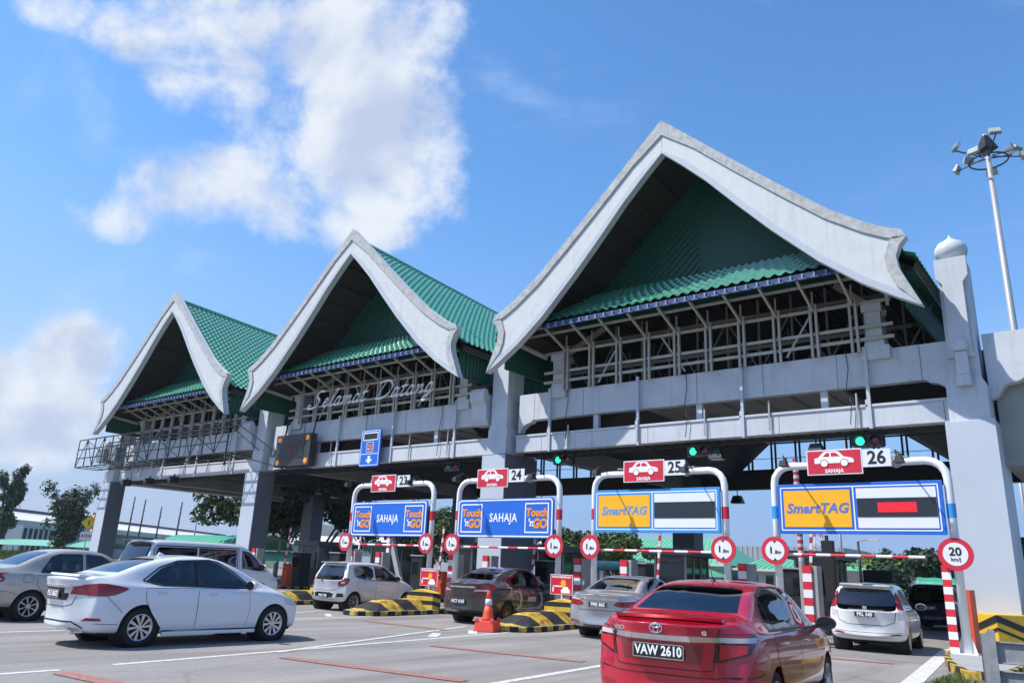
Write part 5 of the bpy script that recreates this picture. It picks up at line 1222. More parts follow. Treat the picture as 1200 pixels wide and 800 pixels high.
def hatch(name, label, colour, L, W, H, side, rg, wheels, style, glass, **k):
    T = hatch_table(L, W, H, **k); c = Car(name, label, 'car', T, rear_hatch, colour, 3, (.13, .12, .11, .06)); w = W/2
    yf = k.get('yf', 2.15); cw = k.get('cowl', 1.02)
    fg = [(-w*.74, cw+.05), (w*.74, cw+.05), (w*.62, H-.13), (w*.45, H-.10), (-w*.45, H-.10), (-w*.62, H-.13)]
    c.hollow(2, 11, side, rg, fg, [(wheels[0], w-.10), (wheels[1], w-.10)], wheels[2], yrt=k.get('yr', .34)+.3, yf=yf-.05, x_in=w*.66)
    c.patch('rear_window', rg, 'B', glass, off=.003, skirt=.006, grid=.04); c.patch('windscreen', fg, 'F', G_CLEAR, off=.003, skirt=.006, grid=.05)
    for v in 'RL':
        for P in side: c.patch('side_window', P, v, glass, off=.003, skirt=.006, grid=.05)
    for wy in wheels[:2]:
        for sg in (-1, 1): c.wheel(wy, sg*(w-.095), wheels[2], style, w=.175)
    c.mirror(yf+.42, 1.03, w-.02, colour)
    return c
sideA = [chaikin([(.58, 1.08), (.80, 1.0), (1.42, .97), (1.42, 1.40), (.66, 1.38), (.55, 1.28)]), [(1.50, .97), (2.62, .93), (2.60, .98), (2.20, 1.26), (2.0, 1.37), (1.50, 1.405)]]
rgA = [(-.60, 1.06), (.60, 1.06), (.60, 1.10), (.53, 1.38), (-.53, 1.38), (-.60, 1.10)]
c = hatch('car', 'small white hatchback in lane 23', paint('white_hatch_paint', (.66, .66, .66), rough=.3), 3.64, 1.62, 1.51, sideA, rgA, (.55, 3.0, .285), 1, G_CLEAR, yf=2.02, yc=2.75)
outline(c, [(.54, 1.08), (.80, .985), (2.66, .915), (2.62, .98), (2.22, 1.275), (2.0, 1.385), (1.5, 1.42), (.66, 1.395), (.50, 1.27)], .014)
wc = c.colour; D = doors(c, .66, 1.47, 2.52, .32, .93, wc)
for v in 'RL':
    c.handle(.95, .87, wc, {v: D[v+'r']}, v); c.handle(1.75, .85, wc, {v: D[v+'f']}, v)
    c.patch('tail_light', chaikin([(.02, .74), (.16, .76), (.30, .92), (.30, 1.0), (.22, 1.02), (.04, .96)]), v, M_lens, off=.008, grid=.03); c.patch('headlight', [(3.1, .68), (3.45, .62), (3.5, .72), (3.2, .82)], v, M_lamp, off=.005, grid=.05)
for sg in (-1, 1):
    t = c.patch('tail_light', chaikin([(sg*x, z) for x, z in ((.56, .74), (.76, .76), (.80, .98), (.64, 1.0), (.60, .86))]), 'B', M_lens, off=.007, grid=.03); c.patch('reverse_lens', [(sg*x, z) for x, z in ((.62, .84), (.72, .84), (.72, .90), (.64, .90))], 'B', M_lensw, t, off=.011, skirt=.004, grid=.03)
    c.patch('bumper_vent', [(sg*x, z) for x, z in ((.52, .42), (.74, .44), (.72, .54), (.54, .54))], 'B', M_trim, off=.004)
c.patch('plate_recess', [(-.36, .36), (.36, .36), (.44, .52), (.30, .56), (-.30, .56), (-.44, .52)], 'B', M_trim, off=.003); c.plate('PMQ 7728', 0, .455, .40, .11, size=.10)
c.line('hatch_gap', [(-.62, 1.0), (-.58, .70), (-.4, .62), (.4, .62), (.58, .70), (.62, 1.0)], 'B', .01, M_seam)
MB().bar((0, -.02, 1.10), (.30, .005, 1.07), .018).build('wiper', M_trim, c.root); p, n = c.hit('B', 0, .93); MB().lathe([(.05, .0), (.05, .012), (.035, .014), (0, .014)], (0, p.y, .93), 'y', 20).build('emblem', M_chrome, c.root)
MB().prism([(.30, 1.498), (.17, 1.478), (.18, 1.46), (.42, 1.475)], -.52, .52, 'yz').build('roof_spoiler', wc, c.root, bevel=.012)
c.place(-20.65, 16.6, .05)

sideM = [[(.50, 1.10), (.72, 1.03), (.76, 1.30), (.60, 1.36), (.50, 1.33)], [(.80, 1.02), (1.52, .99), (1.52, 1.42), (.80, 1.41)], [(1.60, .99), (2.66, .95), (2.25, 1.28), (2.05, 1.38), (1.60, 1.425)]]
rgM = chaikin([(-.62, 1.04), (.62, 1.04), (.63, 1.12), (.58, 1.40), (.50, 1.43), (-.50, 1.43), (-.58, 1.40), (-.63, 1.12)])
c = hatch('car', 'white hatchback with tall red tail lights driving through lane 26', paint('white_tall_hatch_paint', (.72, .72, .71), rough=.28), 3.69, 1.665, 1.55, sideM, rgM, (.60, 3.04, .295), 2, G_TINT, yf=2.10, yc=2.85, base=1.0, yr=.30)
wc = c.colour; D = doors(c, .70, 1.56, 2.58, .33, .95, wc); outline(c, sideM[1], .016); outline(c, sideM[2], .016)
for v in 'RL':
    c.handle(1.0, .90, wc, {v: D[v+'r']}, v); c.handle(1.85, .88, wc, {v: D[v+'f']}, v); c.patch('headlight', [(3.1, .70), (3.5, .64), (3.55, .74), (3.2, .84)], v, M_lamp, off=.005, grid=.05)
    c.patch('tail_light', [(.12, .98), (.22, .98), (.27, 1.18), (.34, 1.36), (.22, 1.36), (.14, 1.15)], v, M_lens, off=.008, grid=.03)
for sg in (-1, 1):
    c.patch('tail_light', chaikin([(sg*x, z) for x, z in ((.66, .98), (.765, .98), (.745, 1.15), (.68, 1.36), (.61, 1.36), (.645, 1.15))]), 'B', M_lens, off=.008, grid=.03)
    c.patch('reverse_lens', [(sg*x, z) for x, z in ((.67, .78), (.77, .80), (.765, .96), (.66, .96))], 'B', M_lensw, off=.007, grid=.03); c.patch('reflector', [(sg*x, z) for x, z in ((.50, .40), (.76, .42), (.66, .45), (.50, .43))], 'B', M_lens, off=.005)
c.patch('hatch_handle', [(-.42, .94), (.42, .94), (.36, .965), (-.36, .965)], 'B', M_chrome, off=.01, grid=.04); c.line('hatch_gap', [(-.64, .92), (-.60, .70), (-.4, .62), (.4, .62), (.60, .70), (.64, .92)], 'B', .012, M_seam)
c.plate('PRL 540', 0, .85, .44, .12, size=.115); MB().bar((.05, -.03, 1.06), (-.40, .0, 1.08), .018).build('wiper', M_trim, c.root)
p, n = c.hit('B', .0, .99); MB().lathe([(.05, .0), (.05, .012), (.035, .014), (0, .014)], (-.02, p.y, .995), 'y', 20).build('emblem', M_chrome, c.root)
MB().prism([(.26, 1.54), (.09, 1.505), (.10, 1.485), (.36, 1.51)], -.56, .56, 'yz').build('roof_spoiler', wc, c.root, bevel=.012)
c.line('bumper_crease', [(-.74, .47), (-.3, .45), (.3, .45), (.74, .47)], 'B', .008, M_seam)
c.place(-5.22, 20.2, .095)

# ---- van behind the white sedan
def van_table():
    w = .96*1.02; H = 1.935
    return [(0, w*.88, .36, .98, w*.84, 1.12, w*.82), (.04, w*.95, .30, 1.03, w*.91, 1.25, w*.84), (.09, w*.98, .28, 1.06, w*.93, 1.50, w*.83), (.22, w, .27, 1.08, w*.93, 1.86, w*.80), (.45, w, .26, 1.08, w*.93, H-.01, w*.80),
            (1.6, w, .26, 1.08, w*.93, H, w*.80), (2.8, w, .26, 1.07, w*.93, H, w*.80), (3.4, w, .26, 1.06, w*.93, H-.02, w*.79), (3.7, w, .26, 1.05, w*.93, H-.10, w*.78), (4.15, w, .26, 1.03, w*.92, 1.48, w*.80), (4.5, w*.99, .27, 1.0, w*.90, 1.18, w*.80),
            (4.80, w*.96, .28, .88, w*.84, 1.0, w*.72), (5.0, w*.90, .30, .76, w*.76, .86, w*.6), (5.12, w*.78, .34, .6, w*.64, .70, w*.5)]
M_van = paint('van_paint', (.64, .65, .66), metal=.05, rough=.32)
c = Car('van', 'pale grey passenger van with black windows behind the white sedan', 'van', van_table(), rear_hatch, M_van, 3, (.11, .10, .09, .05))
sv = [[(.42, 1.18), (1.78, 1.18), (1.78, 1.72), (.50, 1.70), (.42, 1.6)], [(1.84, 1.18), (3.22, 1.18), (3.22, 1.72), (1.84, 1.725)], [(3.42, 1.14), (4.42, 1.06), (4.38, 1.12), (3.95, 1.54), (3.72, 1.68), (3.42, 1.71)]]
rgv = [(-.72, 1.18), (.72, 1.18), (.68, 1.74), (-.68, 1.74)]
fgv = [(-.72, 1.24), (.72, 1.24), (.64, 1.76), (-.64, 1.76)]
c.hollow(2, 11, sv, rgv, fgv, [(.95, .86), (4.15, .86)], .34, yrt=.9, yf=3.6, x_in=.62)
c.patch('rear_window', rgv, 'B', G_BLACK, off=.003, skirt=.006); c.patch('windscreen', fgv, 'F', G_TINT, off=.003, skirt=.006)
for v in 'RL':
    for i, P in enumerate(sv): c.patch('side_window', P, v, G_BLACK if i < 2 else G_TINT, off=.003, skirt=.006)
    c.line('door_gap', [(3.32, .34), (3.32, 1.82)], v, .012, M_seam); c.line('door_gap', [(1.80, .40), (1.80, 1.14)], v, .012, M_seam); c.line('slide_rail', [(.30, 1.12), (1.78, 1.12)], v, .02, M_seam)
    c.patch('tail_light', [(.04, .95), (.16, .95), (.18, 1.45), (.06, 1.45)], v, M_lens, off=.006); c.patch('headlight', [(4.6, .80), (4.95, .70), (5.0, .80), (4.7, .94)], v, M_lamp, off=.005)
for wy in (.95, 4.15):
    for sg in (-1, 1): c.wheel(wy, sg*.865, .34, 3)
outline(c, [(.36, 1.14), (3.26, 1.14), (3.26, 1.76), (.46, 1.74), (.36, 1.62)], .03)
MB().prism([(.34, 1.925), (.10, 1.885), (.11, 1.86), (.34, 1.88)], -.72, .72, 'yz').build('roof_spoiler', mat('black_gloss', (.012, .012, .013), .15, coat=1), c.root, bevel=.012)
c.mirror(4.15, 1.2, .92, M_van, 1.25); aerial(c, 1.1, .25); c.plate('WXT 1182', 0, .85, .48, .13, size=.12)
c.place(-24.0, 11.7, .03)

# ---- dark blue people carrier far in lane 26
c = hatch('car', 'dark blue people carrier ahead of the white hatchback in lane 26', paint('navy_car_paint', (.012, .02, .05), metal=.4, rough=.3), 4.2, 1.70, 1.66, [[(.50, 1.10), (1.5, 1.05), (1.5, 1.50), (.55, 1.49)], [(1.6, 1.05), (2.9, 1.0), (2.4, 1.36), (2.1, 1.49), (1.6, 1.51)]], [(-.66, 1.06), (.66, 1.06), (.60, 1.50), (-.60, 1.50)], (.75, 3.3, .31), 2, G_BLACK, yf=2.3, yc=3.2)
for sg in (-1, 1): c.patch('tail_light', [(sg*x, z) for x, z in ((.68, .85), (.82, .85), (.82, 1.15), (.70, 1.15))], 'B', M_lens, off=.008, grid=.03)
c.plate('PJX 2207', 0, .80, .46, .12, size=.11)
c.place(-6.35, 33.5, .03)
# ================================================================ cone, rail, verge
M_cone = mat('cone_orange', (.80, .085, .02), .5, var=.12, vscale=8)
co = thing('traffic_cone', 'orange cone with one white collar standing in a square red base by the island', 'traffic cone', (-12.95, 15.6, 0), .3); co.scale = (.76,)*3
b = MB().frustum(-.36, .36, -.36, .36, 0, .34, .05, .05)
for a in (-.27, .27):
    for d in (-.30, .30): b.box(a-.06, a+.06, d-.035, d+.035, .30, .42)
b.build('base', mat('cone_base_red', (.70, .06, .035), .6, var=.15), co, bevel=.025)
MB().lathe([(.215, .33), (.19, .42), (.155, .60), (.118, .80)], (0, 0, 0), 'z', 28).lathe([(.098, .99), (.062, 1.20), (.05, 1.26), (.04, 1.27)], (0, 0, 0), 'z', 28).build('body', M_cone, co, smooth=True)
MB().lathe([(.160, .80), (.122, .82), (.103, 1.01), (.10, 1.01)][1:], (0, 0, 0), 'z', 28).build('collar', mat('reflective_white', (.62, .64, .66), .4), co, smooth=True)
M_gal = mat('worn_galvanised', (.34, .34, .35), .55, metal=.25, var=.25, vscale=6, streak=.2)
gr = thing('guard_rail', 'grey steel guard rail ending at the lower right corner', 'guard rail', (-1.90, 13.6, 0), .12)
for zc in (.66, .27):
    for x0, x1 in ((.09, 2.2), (2.21, 4.4)): MB().box(x0, x1, .02, .035, zc-.15, zc+.15).box(x0, x1, -.02, .02, zc+.13, zc+.15).box(x0, x1, -.02, .02, zc-.15, zc-.13).build('rail_beam', M_gal, gr, bevel=.004)
MB().prism([(0.01, 0), (.13, 0), (.13, .95), (.05, .98), (.01, .9)], -.06, .0).build('end_plate', M_gal, gr, bevel=.005)
for x in (0, 2.1, 4.2): MB().box(x-.07, x+.07, .0, .02, 0, .90).box(x-.07, x-.05, .0, .18, 0, .90).box(x-.07, x+.07, .16, .18, 0, .9).build('post', M_gal, gr)
vg = MB().add([(-2.62, 5, .02), (4, 5, .02), (4, 20.0, .06), (-2.2, 19.6, .06), (-2.9, 17.2, .05), (-3.05, 14, .03)], [(0, 1, 2, 3, 4, 5)]).build('verge', mat('dry_soil', (.16, .12, .085), .95, var=.35, vscale=3, bump=.6), None); tag(vg, kind='structure')
pv = MB().quad((-1.9, 19.6, .09), (8, 19.6, .09), (8, 60, .09), (-1.9, 60, .09)).build('pavement', M_concrete); tag(pv, kind='structure')
def grass(n, area, name, hmax=.12, m=None):
    V = []; F = []
    for i in range(n):
        x, y, z = area(); h = rnd.uniform(.3, 1)*hmax; a = rnd.uniform(0, 6.28); w = .006+hmax*.06; lx, ly = rnd.uniform(-.6, .6)*h, rnd.uniform(-.6, .6)*h
        k = len(V); V += [(x-w*math.cos(a), y-w*math.sin(a), z), (x+w*math.cos(a), y+w*math.sin(a), z), (x+lx, y+ly, z+h)]; F.append((k, k+1, k+2))
    me = bpy.data.meshes.new(name); me.from_pydata(V, [], F); me.update(); return link_mesh(name, me, m or M_grass)
M_grass = mat('grass', (.085, .13, .025), .85, var=.35, vscale=7)
def ga():
    while True:
        x, y = rnd.uniform(-3.0, 1.5), rnd.uniform(11.5, 19.2)
        if math.sin(x*2.1+y)*math.sin(y*1.7)+rnd.uniform(-.5, .9) > .0 and x > -2.85-.0*(y-14): return x, y, .04
tag(grass(26000, ga, 'grass', .11), 'short green grass on the verge by the guard rail', 'grass', kind='stuff')

# ================================================================ trees
M_bark = mat('bark', (.075, .06, .048), .9, var=.3, vscale=9, bump=.5)
def leafm(name, c):
    m = mat(name, c, .6, var=.3, vscale=1.6, spec=.35); nt = m.node_tree
    return m
M_leafs = [leafm('leaf_mid', (.055, .10, .022)), leafm('leaf_dark', (.022, .050, .018)), leafm('leaf_light', (.10, .15, .03)), leafm('needle', (.032, .072, .034))]
def crown_mesh(name, clumps, n, leaf, squash=.8, seed=1, hollow=.55):
    r_ = random.Random(seed); V = []; F = []
    tot = sum(c[3]**2 for c in clumps)
    for cx, cy, cz, cr in clumps:
        for i in range(int(n*cr*cr/tot)):
            d = Vector((r_.gauss(0, 1), r_.gauss(0, 1), r_.gauss(0, 1))).normalized(); rr = cr*(hollow+(1-hollow)*r_.random()**.7)*(1+.18*math.sin(d.x*5+cx)*math.cos(d.z*4+cy))
            p = Vector((cx+d.x*rr, cy+d.y*rr, cz+d.z*rr*squash))
            n_ = (d+Vector((r_.gauss(0, .7), r_.gauss(0, .7), r_.gauss(.3, .7)))).normalized(); a = n_.orthogonal().normalized()
            a.rotate(Matrix.Rotation(r_.random()*6.28, 3, n_)); b = n_.cross(a); s = leaf*r_.uniform(.55, 1.25)
            k = len(V); V += [tuple(p-a*s), tuple(p-b*s*.45+n_*s*.12), tuple(p+a*s), tuple(p+b*s*.45-n_*s*.05)]; F.append((k, k+1, k+2, k+3))
    me = bpy.data.meshes.new(name); me.from_pydata(V, [], F); me.update(); return me
def tree(label, loc, h, r, kind='round', leafn=9000, leaf=.16, mi=0, seed=1, group=None, trunk_h=.35, name='tree', clumps=None):
    t = thing(name, label, 'tree', loc, 0, group); r_ = random.Random(seed)
    tr = MB(); tips = []
    if kind == 'round':
        th = h*trunk_h; tr.tube([(0, 0, -.1), (.05*h*.1, 0, th*.5), (0, .02*h, th)], [h*.028, h*.022, h*.018], 9)
        for i in range(9):
            a = i*2.4+r_.random(); e = r_.uniform(.45, 1.25); L_ = r*r_.uniform(.5, .95); mid = Vector((math.cos(a)*L_*.45*math.cos(e), math.sin(a)*L_*.45*math.cos(e), th+L_*.55*math.sin(e)))
            tip = Vector((math.cos(a)*L_*math.cos(e)*1.1, math.sin(a)*L_*math.cos(e)*1.1, th+(h-th)*.75*math.sin(e)))
            tr.tube([(0, .02*h, th*.97), mid, tip], [h*.012, h*.008, h*.003], 6); tips.append(tip)
        cl = []
        for i in range(26):
            b = tips[i % len(tips)]; s = r*r_.uniform(.20, .40); o = Vector((r_.gauss(0, .28), r_.gauss(0, .28), r_.gauss(.05, .2)))*r
            z = min(h-s*.8, max(th+s*.2, b.z+o.z)); cl.append((b.x+o.x, b.y+o.y, z, s))
    else:                                                     # several upright stems with tufts along them
        cl = []
        for i in range(4 if kind == 'stems' else 5):
            a = i*2.1+r_.random(); sp_ = r*(.15+.5*r_.random()); top = Vector((math.cos(a)*sp_, math.sin(a)*sp_, h*r_.uniform(.78, .97)))
            tr.tube([(0, 0, -.1), (top.x*.45, top.y*.45, h*.45), top], [h*.02, h*.013, h*.005], 7)
            for j in range(9 if kind == 'stems' else 12):
                f = (.35 if kind == 'stems' else .12)+(.66*j/8 if kind == 'stems' else .88*j/11); f = min(f, 1)
                if kind == 'stems' and r_.random() < .25: continue
                cl.append((top.x*f+r_.gauss(0, .1*r), top.y*f+r_.gauss(0, .1*r), top.z*f, r*r_.uniform(.13, .25)*(1.35 if kind == 'dense' else 1)))
    tr.build('trunk', M_bark, t, smooth=True)
    link_mesh('crown', crown_mesh('crown', cl, leafn, leaf, .8 if kind == 'round' else 1.25, seed, .55 if kind == 'round' else .1), M_leafs[mi], t)
    return t
tree('tall pruned tree with several leafy stems at the far left edge', (-117, 40, 0), 12.6, 3.6, 'stems', 6500, .22, 3, 3)
tree('dense dark upright tree left of the leftmost pier', (-95.5, 39, 0), 8.7, 3.3, 'dense', 10000, .20, 3, 5)
tree('large broad leaved tree overhanging between the two left piers', (-62.5, 41.5, 0), 10.2, 4.8, 'round', 8000, .28, 0, 8, trunk_h=.30)
tree('large broad leaved tree right of the second pier from the left', (-56.0, 43.5, 0), 10.5, 6.2, 'round', 15000, .27, 1, 11, trunk_h=.16)
for k, (x, y, h, r) in enumerate(((-60, 60, 8.5, 4.4), (-54, 62, 7.8, 4.0), (-48.5, 60, 6.6, 3.6), (-64.5, 66, 8.5, 4.2), (-43.5, 63, 5.6, 3.2), (-39.5, 66, 5.4, 3.2))):
    tree(['bushy tree seen under the left edge of the lane 23 board', 'bushy tree seen between lanes 23 and 24', 'bushy tree behind the lane 24 gantry', 'bushy tree behind the lane 23 gantry', 'low bushy tree right of the lane 24 board', 'low bushy tree left of the lane 25 board'][k], (x, y, 0), h, r, 'round', 6500, .26, (0, 0, 2, 1, 0, 2)[k], 20+k, group='bushy trees beyond the plaza', trunk_h=.15)
for k, (x, y, h, r) in enumerate(((-13.6, 72, 4.6, 3.6), (-19.5, 80, 4.4, 3.4), (-7.2, 74, 4.0, 3.0), (.2, 62, 5.6, 3.6), (4.2, 56, 5.2, 3.4))):
    tree(['round tree behind the white hatchback in lane 26', 'pale tree left of the black road display in lane 26', 'tree right of the white hatchback in lane 26', 'tree right of the big pier', 'tree at the right edge of the photo'][k], (x, y, 0), h, r, 'round', 5000, .24, (1, 2, 0, 0, 0)[k], 40+k, group='round trees beyond lane 26', trunk_h=.12)
for k, (x, y, h) in enumerate(((-104.0, 50, 8.6), (-101.0, 50, 8.2), (-98.5, 51, 7.3), (-91.8, 50, 7.7))):
    s = MB().tube([(0, 0, 0), (.3, .1, h*.5), (.5, .1, h)], [.14, .11, .08], 8)
    for i in range(7): s.tube([(.2+.3*i/7, .05, h*(.4+.08*i)), (.5*(1 if i % 2 else -1)*.6+.3, .2, h*(.43+.08*i))], [.05, .02], 5)
    o = tag(s.build('bare_tree', M_bark, smooth=True), ['leftmost bare pruned trunk behind the van', 'second bare pruned trunk behind the van', 'thinnest bare pruned trunk behind the van', 'thick bare trunk with a leafy foot behind the van'][k], 'trunk', 'bare trunks behind the van'); o.location = (x, y, 0)
hd = tag(grass(9000, lambda: (rnd.uniform(-118, -84), 38.5+rnd.gauss(0, .5), rnd.uniform(0, .9)), 'hedge', .5, M_leafs[2]), 'pale green hedge below the long green canopy', 'hedge', kind='stuff')

# ================================================================ far left: canopies, warehouse, hills
M_can = mat('green_canopy_sheet', (.16, .42, .30), .4, var=.08, vscale=2); M_can2 = mat('deep_green_canopy_sheet', (.04, .30, .16), .4, var=.08)
def canopy(label, x0, x1, y, w, zt, rise, m, rot=0):
    c = thing('canopy', label, 'canopy', ((x0+x1)/2, y, 0), rot, 'curved green canopies'); L_ = (x1-x0)/2; s = MB(); n = 12; V = []; F = []
    nx = int(2*L_/.30)
    for i in range(nx+1):
        for j in range(n+1):
            a = math.pi*(.08+.84*j/n); lift = .035*(1 if i % 3 == 0 else 0); V.append((-L_+2*L_*i/nx, -math.cos(a)*w, zt-rise+(rise+lift)*math.sin(a)))
    for i in range(nx):
        for j in range(n): q = i*(n+1)+j; F.append((q, q+n+1, q+n+2, q+1))
    s.add(V, F); s.build('curved_roof', m, c, fix=False)
    k = int(2*L_/4)+1
    for i in range(k+1):
        x = -L_+.1+(2*L_-.2)*i/k
        for sy in (-w*.9, w*.9): MB().box(x-.06, x+.06, sy-.06, sy+.06, 0, zt-rise+.1).build('post', M_grey_steel, c)
    for i in (0, k):
        x = -L_+.1+(2*L_-.2)*i/k; MB().tube([(x, -math.cos(math.pi*j/10)*w, zt-rise-.04+rise*math.sin(math.pi*j/10)) for j in range(11)], .05, 6).build('arch', M_grey_steel, c)
    return c
canopy('long pale green curved canopy at the left edge', -122, -86, 40.5, 1.8, 2.5, .95, M_can)
canopy('short deep green curved canopy behind the van', -74, -58.5, 41.0, 2.2, 3.35, 1.5, M_can2)
canopy('small pale green curved canopy right of the second pier', -46.8, -40.6, 32.0, 1.2, 1.95, .8, M_can)
canopy('pale green curved canopy glimpsed behind lane 25', -29.5, -25.5, 46, 1.3, 2.3, .7, M_can)
def road_box(a, b_, mb): pass
wh = thing('warehouse', 'long low warehouse with white roof and grey walls behind the left canopies', 'warehouse', (-206, 107, 0), math.atan2(104, -84))
Lw = 96
MB().box(-Lw, Lw, -.0, 40, 0, 6.0).build('wall', mat('warehouse_wall', (.34, .37, .40), .7, var=.06, vscale=.2, streak=.05), wh)
MB().prism([(-2.0, 5.4), (-2.0, 6.5), (18, 9.2), (42, 6.5), (42, 6.0), (0, 6.0)], -Lw-1, Lw+1, 'yz').build('roof', mat('warehouse_roof', (.62, .60, .56), .6, var=.04), wh)
MB().box(-Lw-1, Lw+1, 15, 15.4, 9.05, 9.75).build('ridge_fascia', mat('dark_fascia', (.04, .045, .06), .6), wh)
for i in range(24): MB().box(-Lw+4+i*8, -Lw+4.2+i*8, -.08, 0, 0, 5.4).build('wall_rib', M_grey_steel, wh)
wl = thing('annex', 'white slatted annex with openings in front of the warehouse', 'annex', (-136, 52, 0), math.atan2(104, -84))
MB().box(-5, 5, 0, 8, 0, 4.8).build('wall', mat('annex_white', (.5, .52, .54), .6), wl)
for i in range(7): MB().box(-4.7+i*1.4, -3.9+i*1.4, -.05, .02, 1.0, 4.4).build('opening', M_black, wl)
wh2 = thing('warehouse', 'pale grey warehouse seen between the trees right of the second pier', 'warehouse', (-92, 98, 0), .12)
MB().box(-40, 24, 0, 20, 0, 4.6).build('wall', mat('warehouse_wall', (.34, .37, .40), .7), wh2); MB().prism([(-.8, 4.4), (-.8, 5.0), (10, 6.4), (21, 5.0), (21, 4.6)], -41, 25, 'yz').build('roof', mat('warehouse_roof', (.62, .60, .56), .6), wh2)
M_hill = mat('hill_forest', (.035, .055, .03), .9, var=.3, vscale=.02)
def hills(name, az0, az1, dist, hfun, n=160):
    V = []; F = []
    for i in range(n+1):
        a = az0+(az1-az0)*i/n
        for j, f in enumerate((1.0, 1.06, 1.15, 1.3)):
            h = 0 if j in (0, 3) else hfun(a)*(1 if j == 2 else .72)*(1+.05*math.sin(a*900+j*3))
            V.append((-math.sin(a)*dist*f, math.cos(a)*dist*f, h-.5))
    for i in range(n):
        for j in range(3): q = i*4+j; F.append((q, q+4, q+5, q+1))
    o = MB().add(V, F).build(name, M_hill, smooth=False); return tag(o, kind='structure')
hills('hills', R(-30), R(100), 1500, lambda a: 58+16*math.sin(a*9+1)+8*math.sin(a*23)+3.5*math.sin(a*71)+2.2*math.sin(a*173+2)+1.6*math.sin(a*411))
# yellow warning sign and plate under it
ws = thing('warning_sign', 'yellow diamond warning sign above a white plate left of the leftmost pier', 'traffic sign', (-69.2, 30, 0), 1.0)
MB().lathe([(.04, 0), (.04, 4.4)], (0, .05, 0), 'z', 8).build('pole', M_grey_steel, ws)
MB().prism([(0, 3.15), (.62, 3.77), (0, 4.39), (-.62, 3.77)], -.02, .02).build('diamond', mat('warning_yellow', (.80, .55, .02), .5), ws)
MB().prism([(0, 3.21), (.56, 3.77), (0, 4.33), (-.56, 3.77), (-.52, 3.77), (0, 4.28), (.52, 3.77), (0, 3.25)], -.026, -.018).build('border', M_black, ws)
MB().box(-.05, .05, -.03, -.018, 3.55, 3.95).build('symbol', M_black, ws)
p = MB().box(-.5, .5, -.02, .02, 2.3, 3.0).build('plate', M_swhite, ws); text_mesh('lettering', 'AWAS', .36, M_sred, p, (0, -.024, 2.65), bold=.01, sx=.85)
v = thing('message_sign', 'small black message sign with amber lamps beside the leftmost pier', 'message sign', (-81, 36, 0))
MB().box(-1.6, 1.6, 0, .4, 3.0, 5.2).build('housing', mat('sign_grey', (.035, .036, .04), .5), v, bevel=.03); MB().lathe([(.08, 0), (.08, 3.1)], (0, .2, 0), 'z', 8).build('pole', M_grey_steel, v)
MB().box(-.9, .9, -.02, 0, 3.6, 4.6).build('display', M_sblack, v)
for sx in (-1.25, 1.25):
    for z in (3.4, 4.8): MB().lathe([(0, .06), (.16, .05), (.2, 0)], (sx, 0, z), 'y', 14).build('amber_lamp', MATS['amber'], v)

# ================================================================ catwalk frame on the left unit
cw = thing('catwalk_frame', 'black open steel catwalk frame bolted to the left beam', 'catwalk', (-46, 23.5, 7.8))
def CB(p, q, w=.05): return MB().bar((p[0]+46, p[1]-23.5, p[2]-7.8), (q[0]+46, q[1]-23.5, q[2]-7.8), w)
x0, x1 = -56.4, -37.9; n = 15
for (y, z) in ((22.8, 8.75), (22.8, 6.9), (24.3, 6.9), (24.3, 8.75), (22.8, 8.1), (22.8, 7.5)): CB((x0, y, z), (x1, y, z), .06).build('rail', M_black, cw)
for i in range(n+1):
    x = x0+(x1-x0)*i/n
    CB((x, 22.8, 6.9), (x, 22.8, 8.75), .05).build('upright', M_black, cw); CB((x, 22.8, 6.9), (x, 24.3, 6.9), .05).build('floor_bar', M_black, cw)
    if i < n: CB((x, 22.8, 8.75 if i % 2 else 6.9), (x+(x1-x0)/n, 22.8, 6.9 if i % 2 else 8.75), .035).build('diagonal', M_black, cw)
for i in range(5): CB((x0+1+i*4.2, 22.9, 8.7), (x0+2.6+i*4.2, 24.6, 6.95), .04).build('diagonal', M_black, cw)
CB((-37.9, 22.8, 8.75), (-34.2, 24.5, 6.3), .05).build('stay', M_black, cw); CB((-37.9, 22.8, 6.9), (-34.0, 24.5, 5.9), .05).build('stay', M_black, cw); CB((-37.9, 22.8, 6.2), (-37.9, 22.8, 9.1), .07).build('stay', M_black, cw)
for k, x in enumerate((-54.8, -53.0)):
    tag(MB().box(x-.5, x+.5, 23.6, 24.2, 7.3, 8.2).build('equipment_box', mat('box_grey', (.20, .24, .25), .5, var=.1), bevel=.02), ['left grey equipment box inside the catwalk', 'right grey equipment box inside the catwalk'][k], 'equipment box', 'equipment boxes in the catwalk')

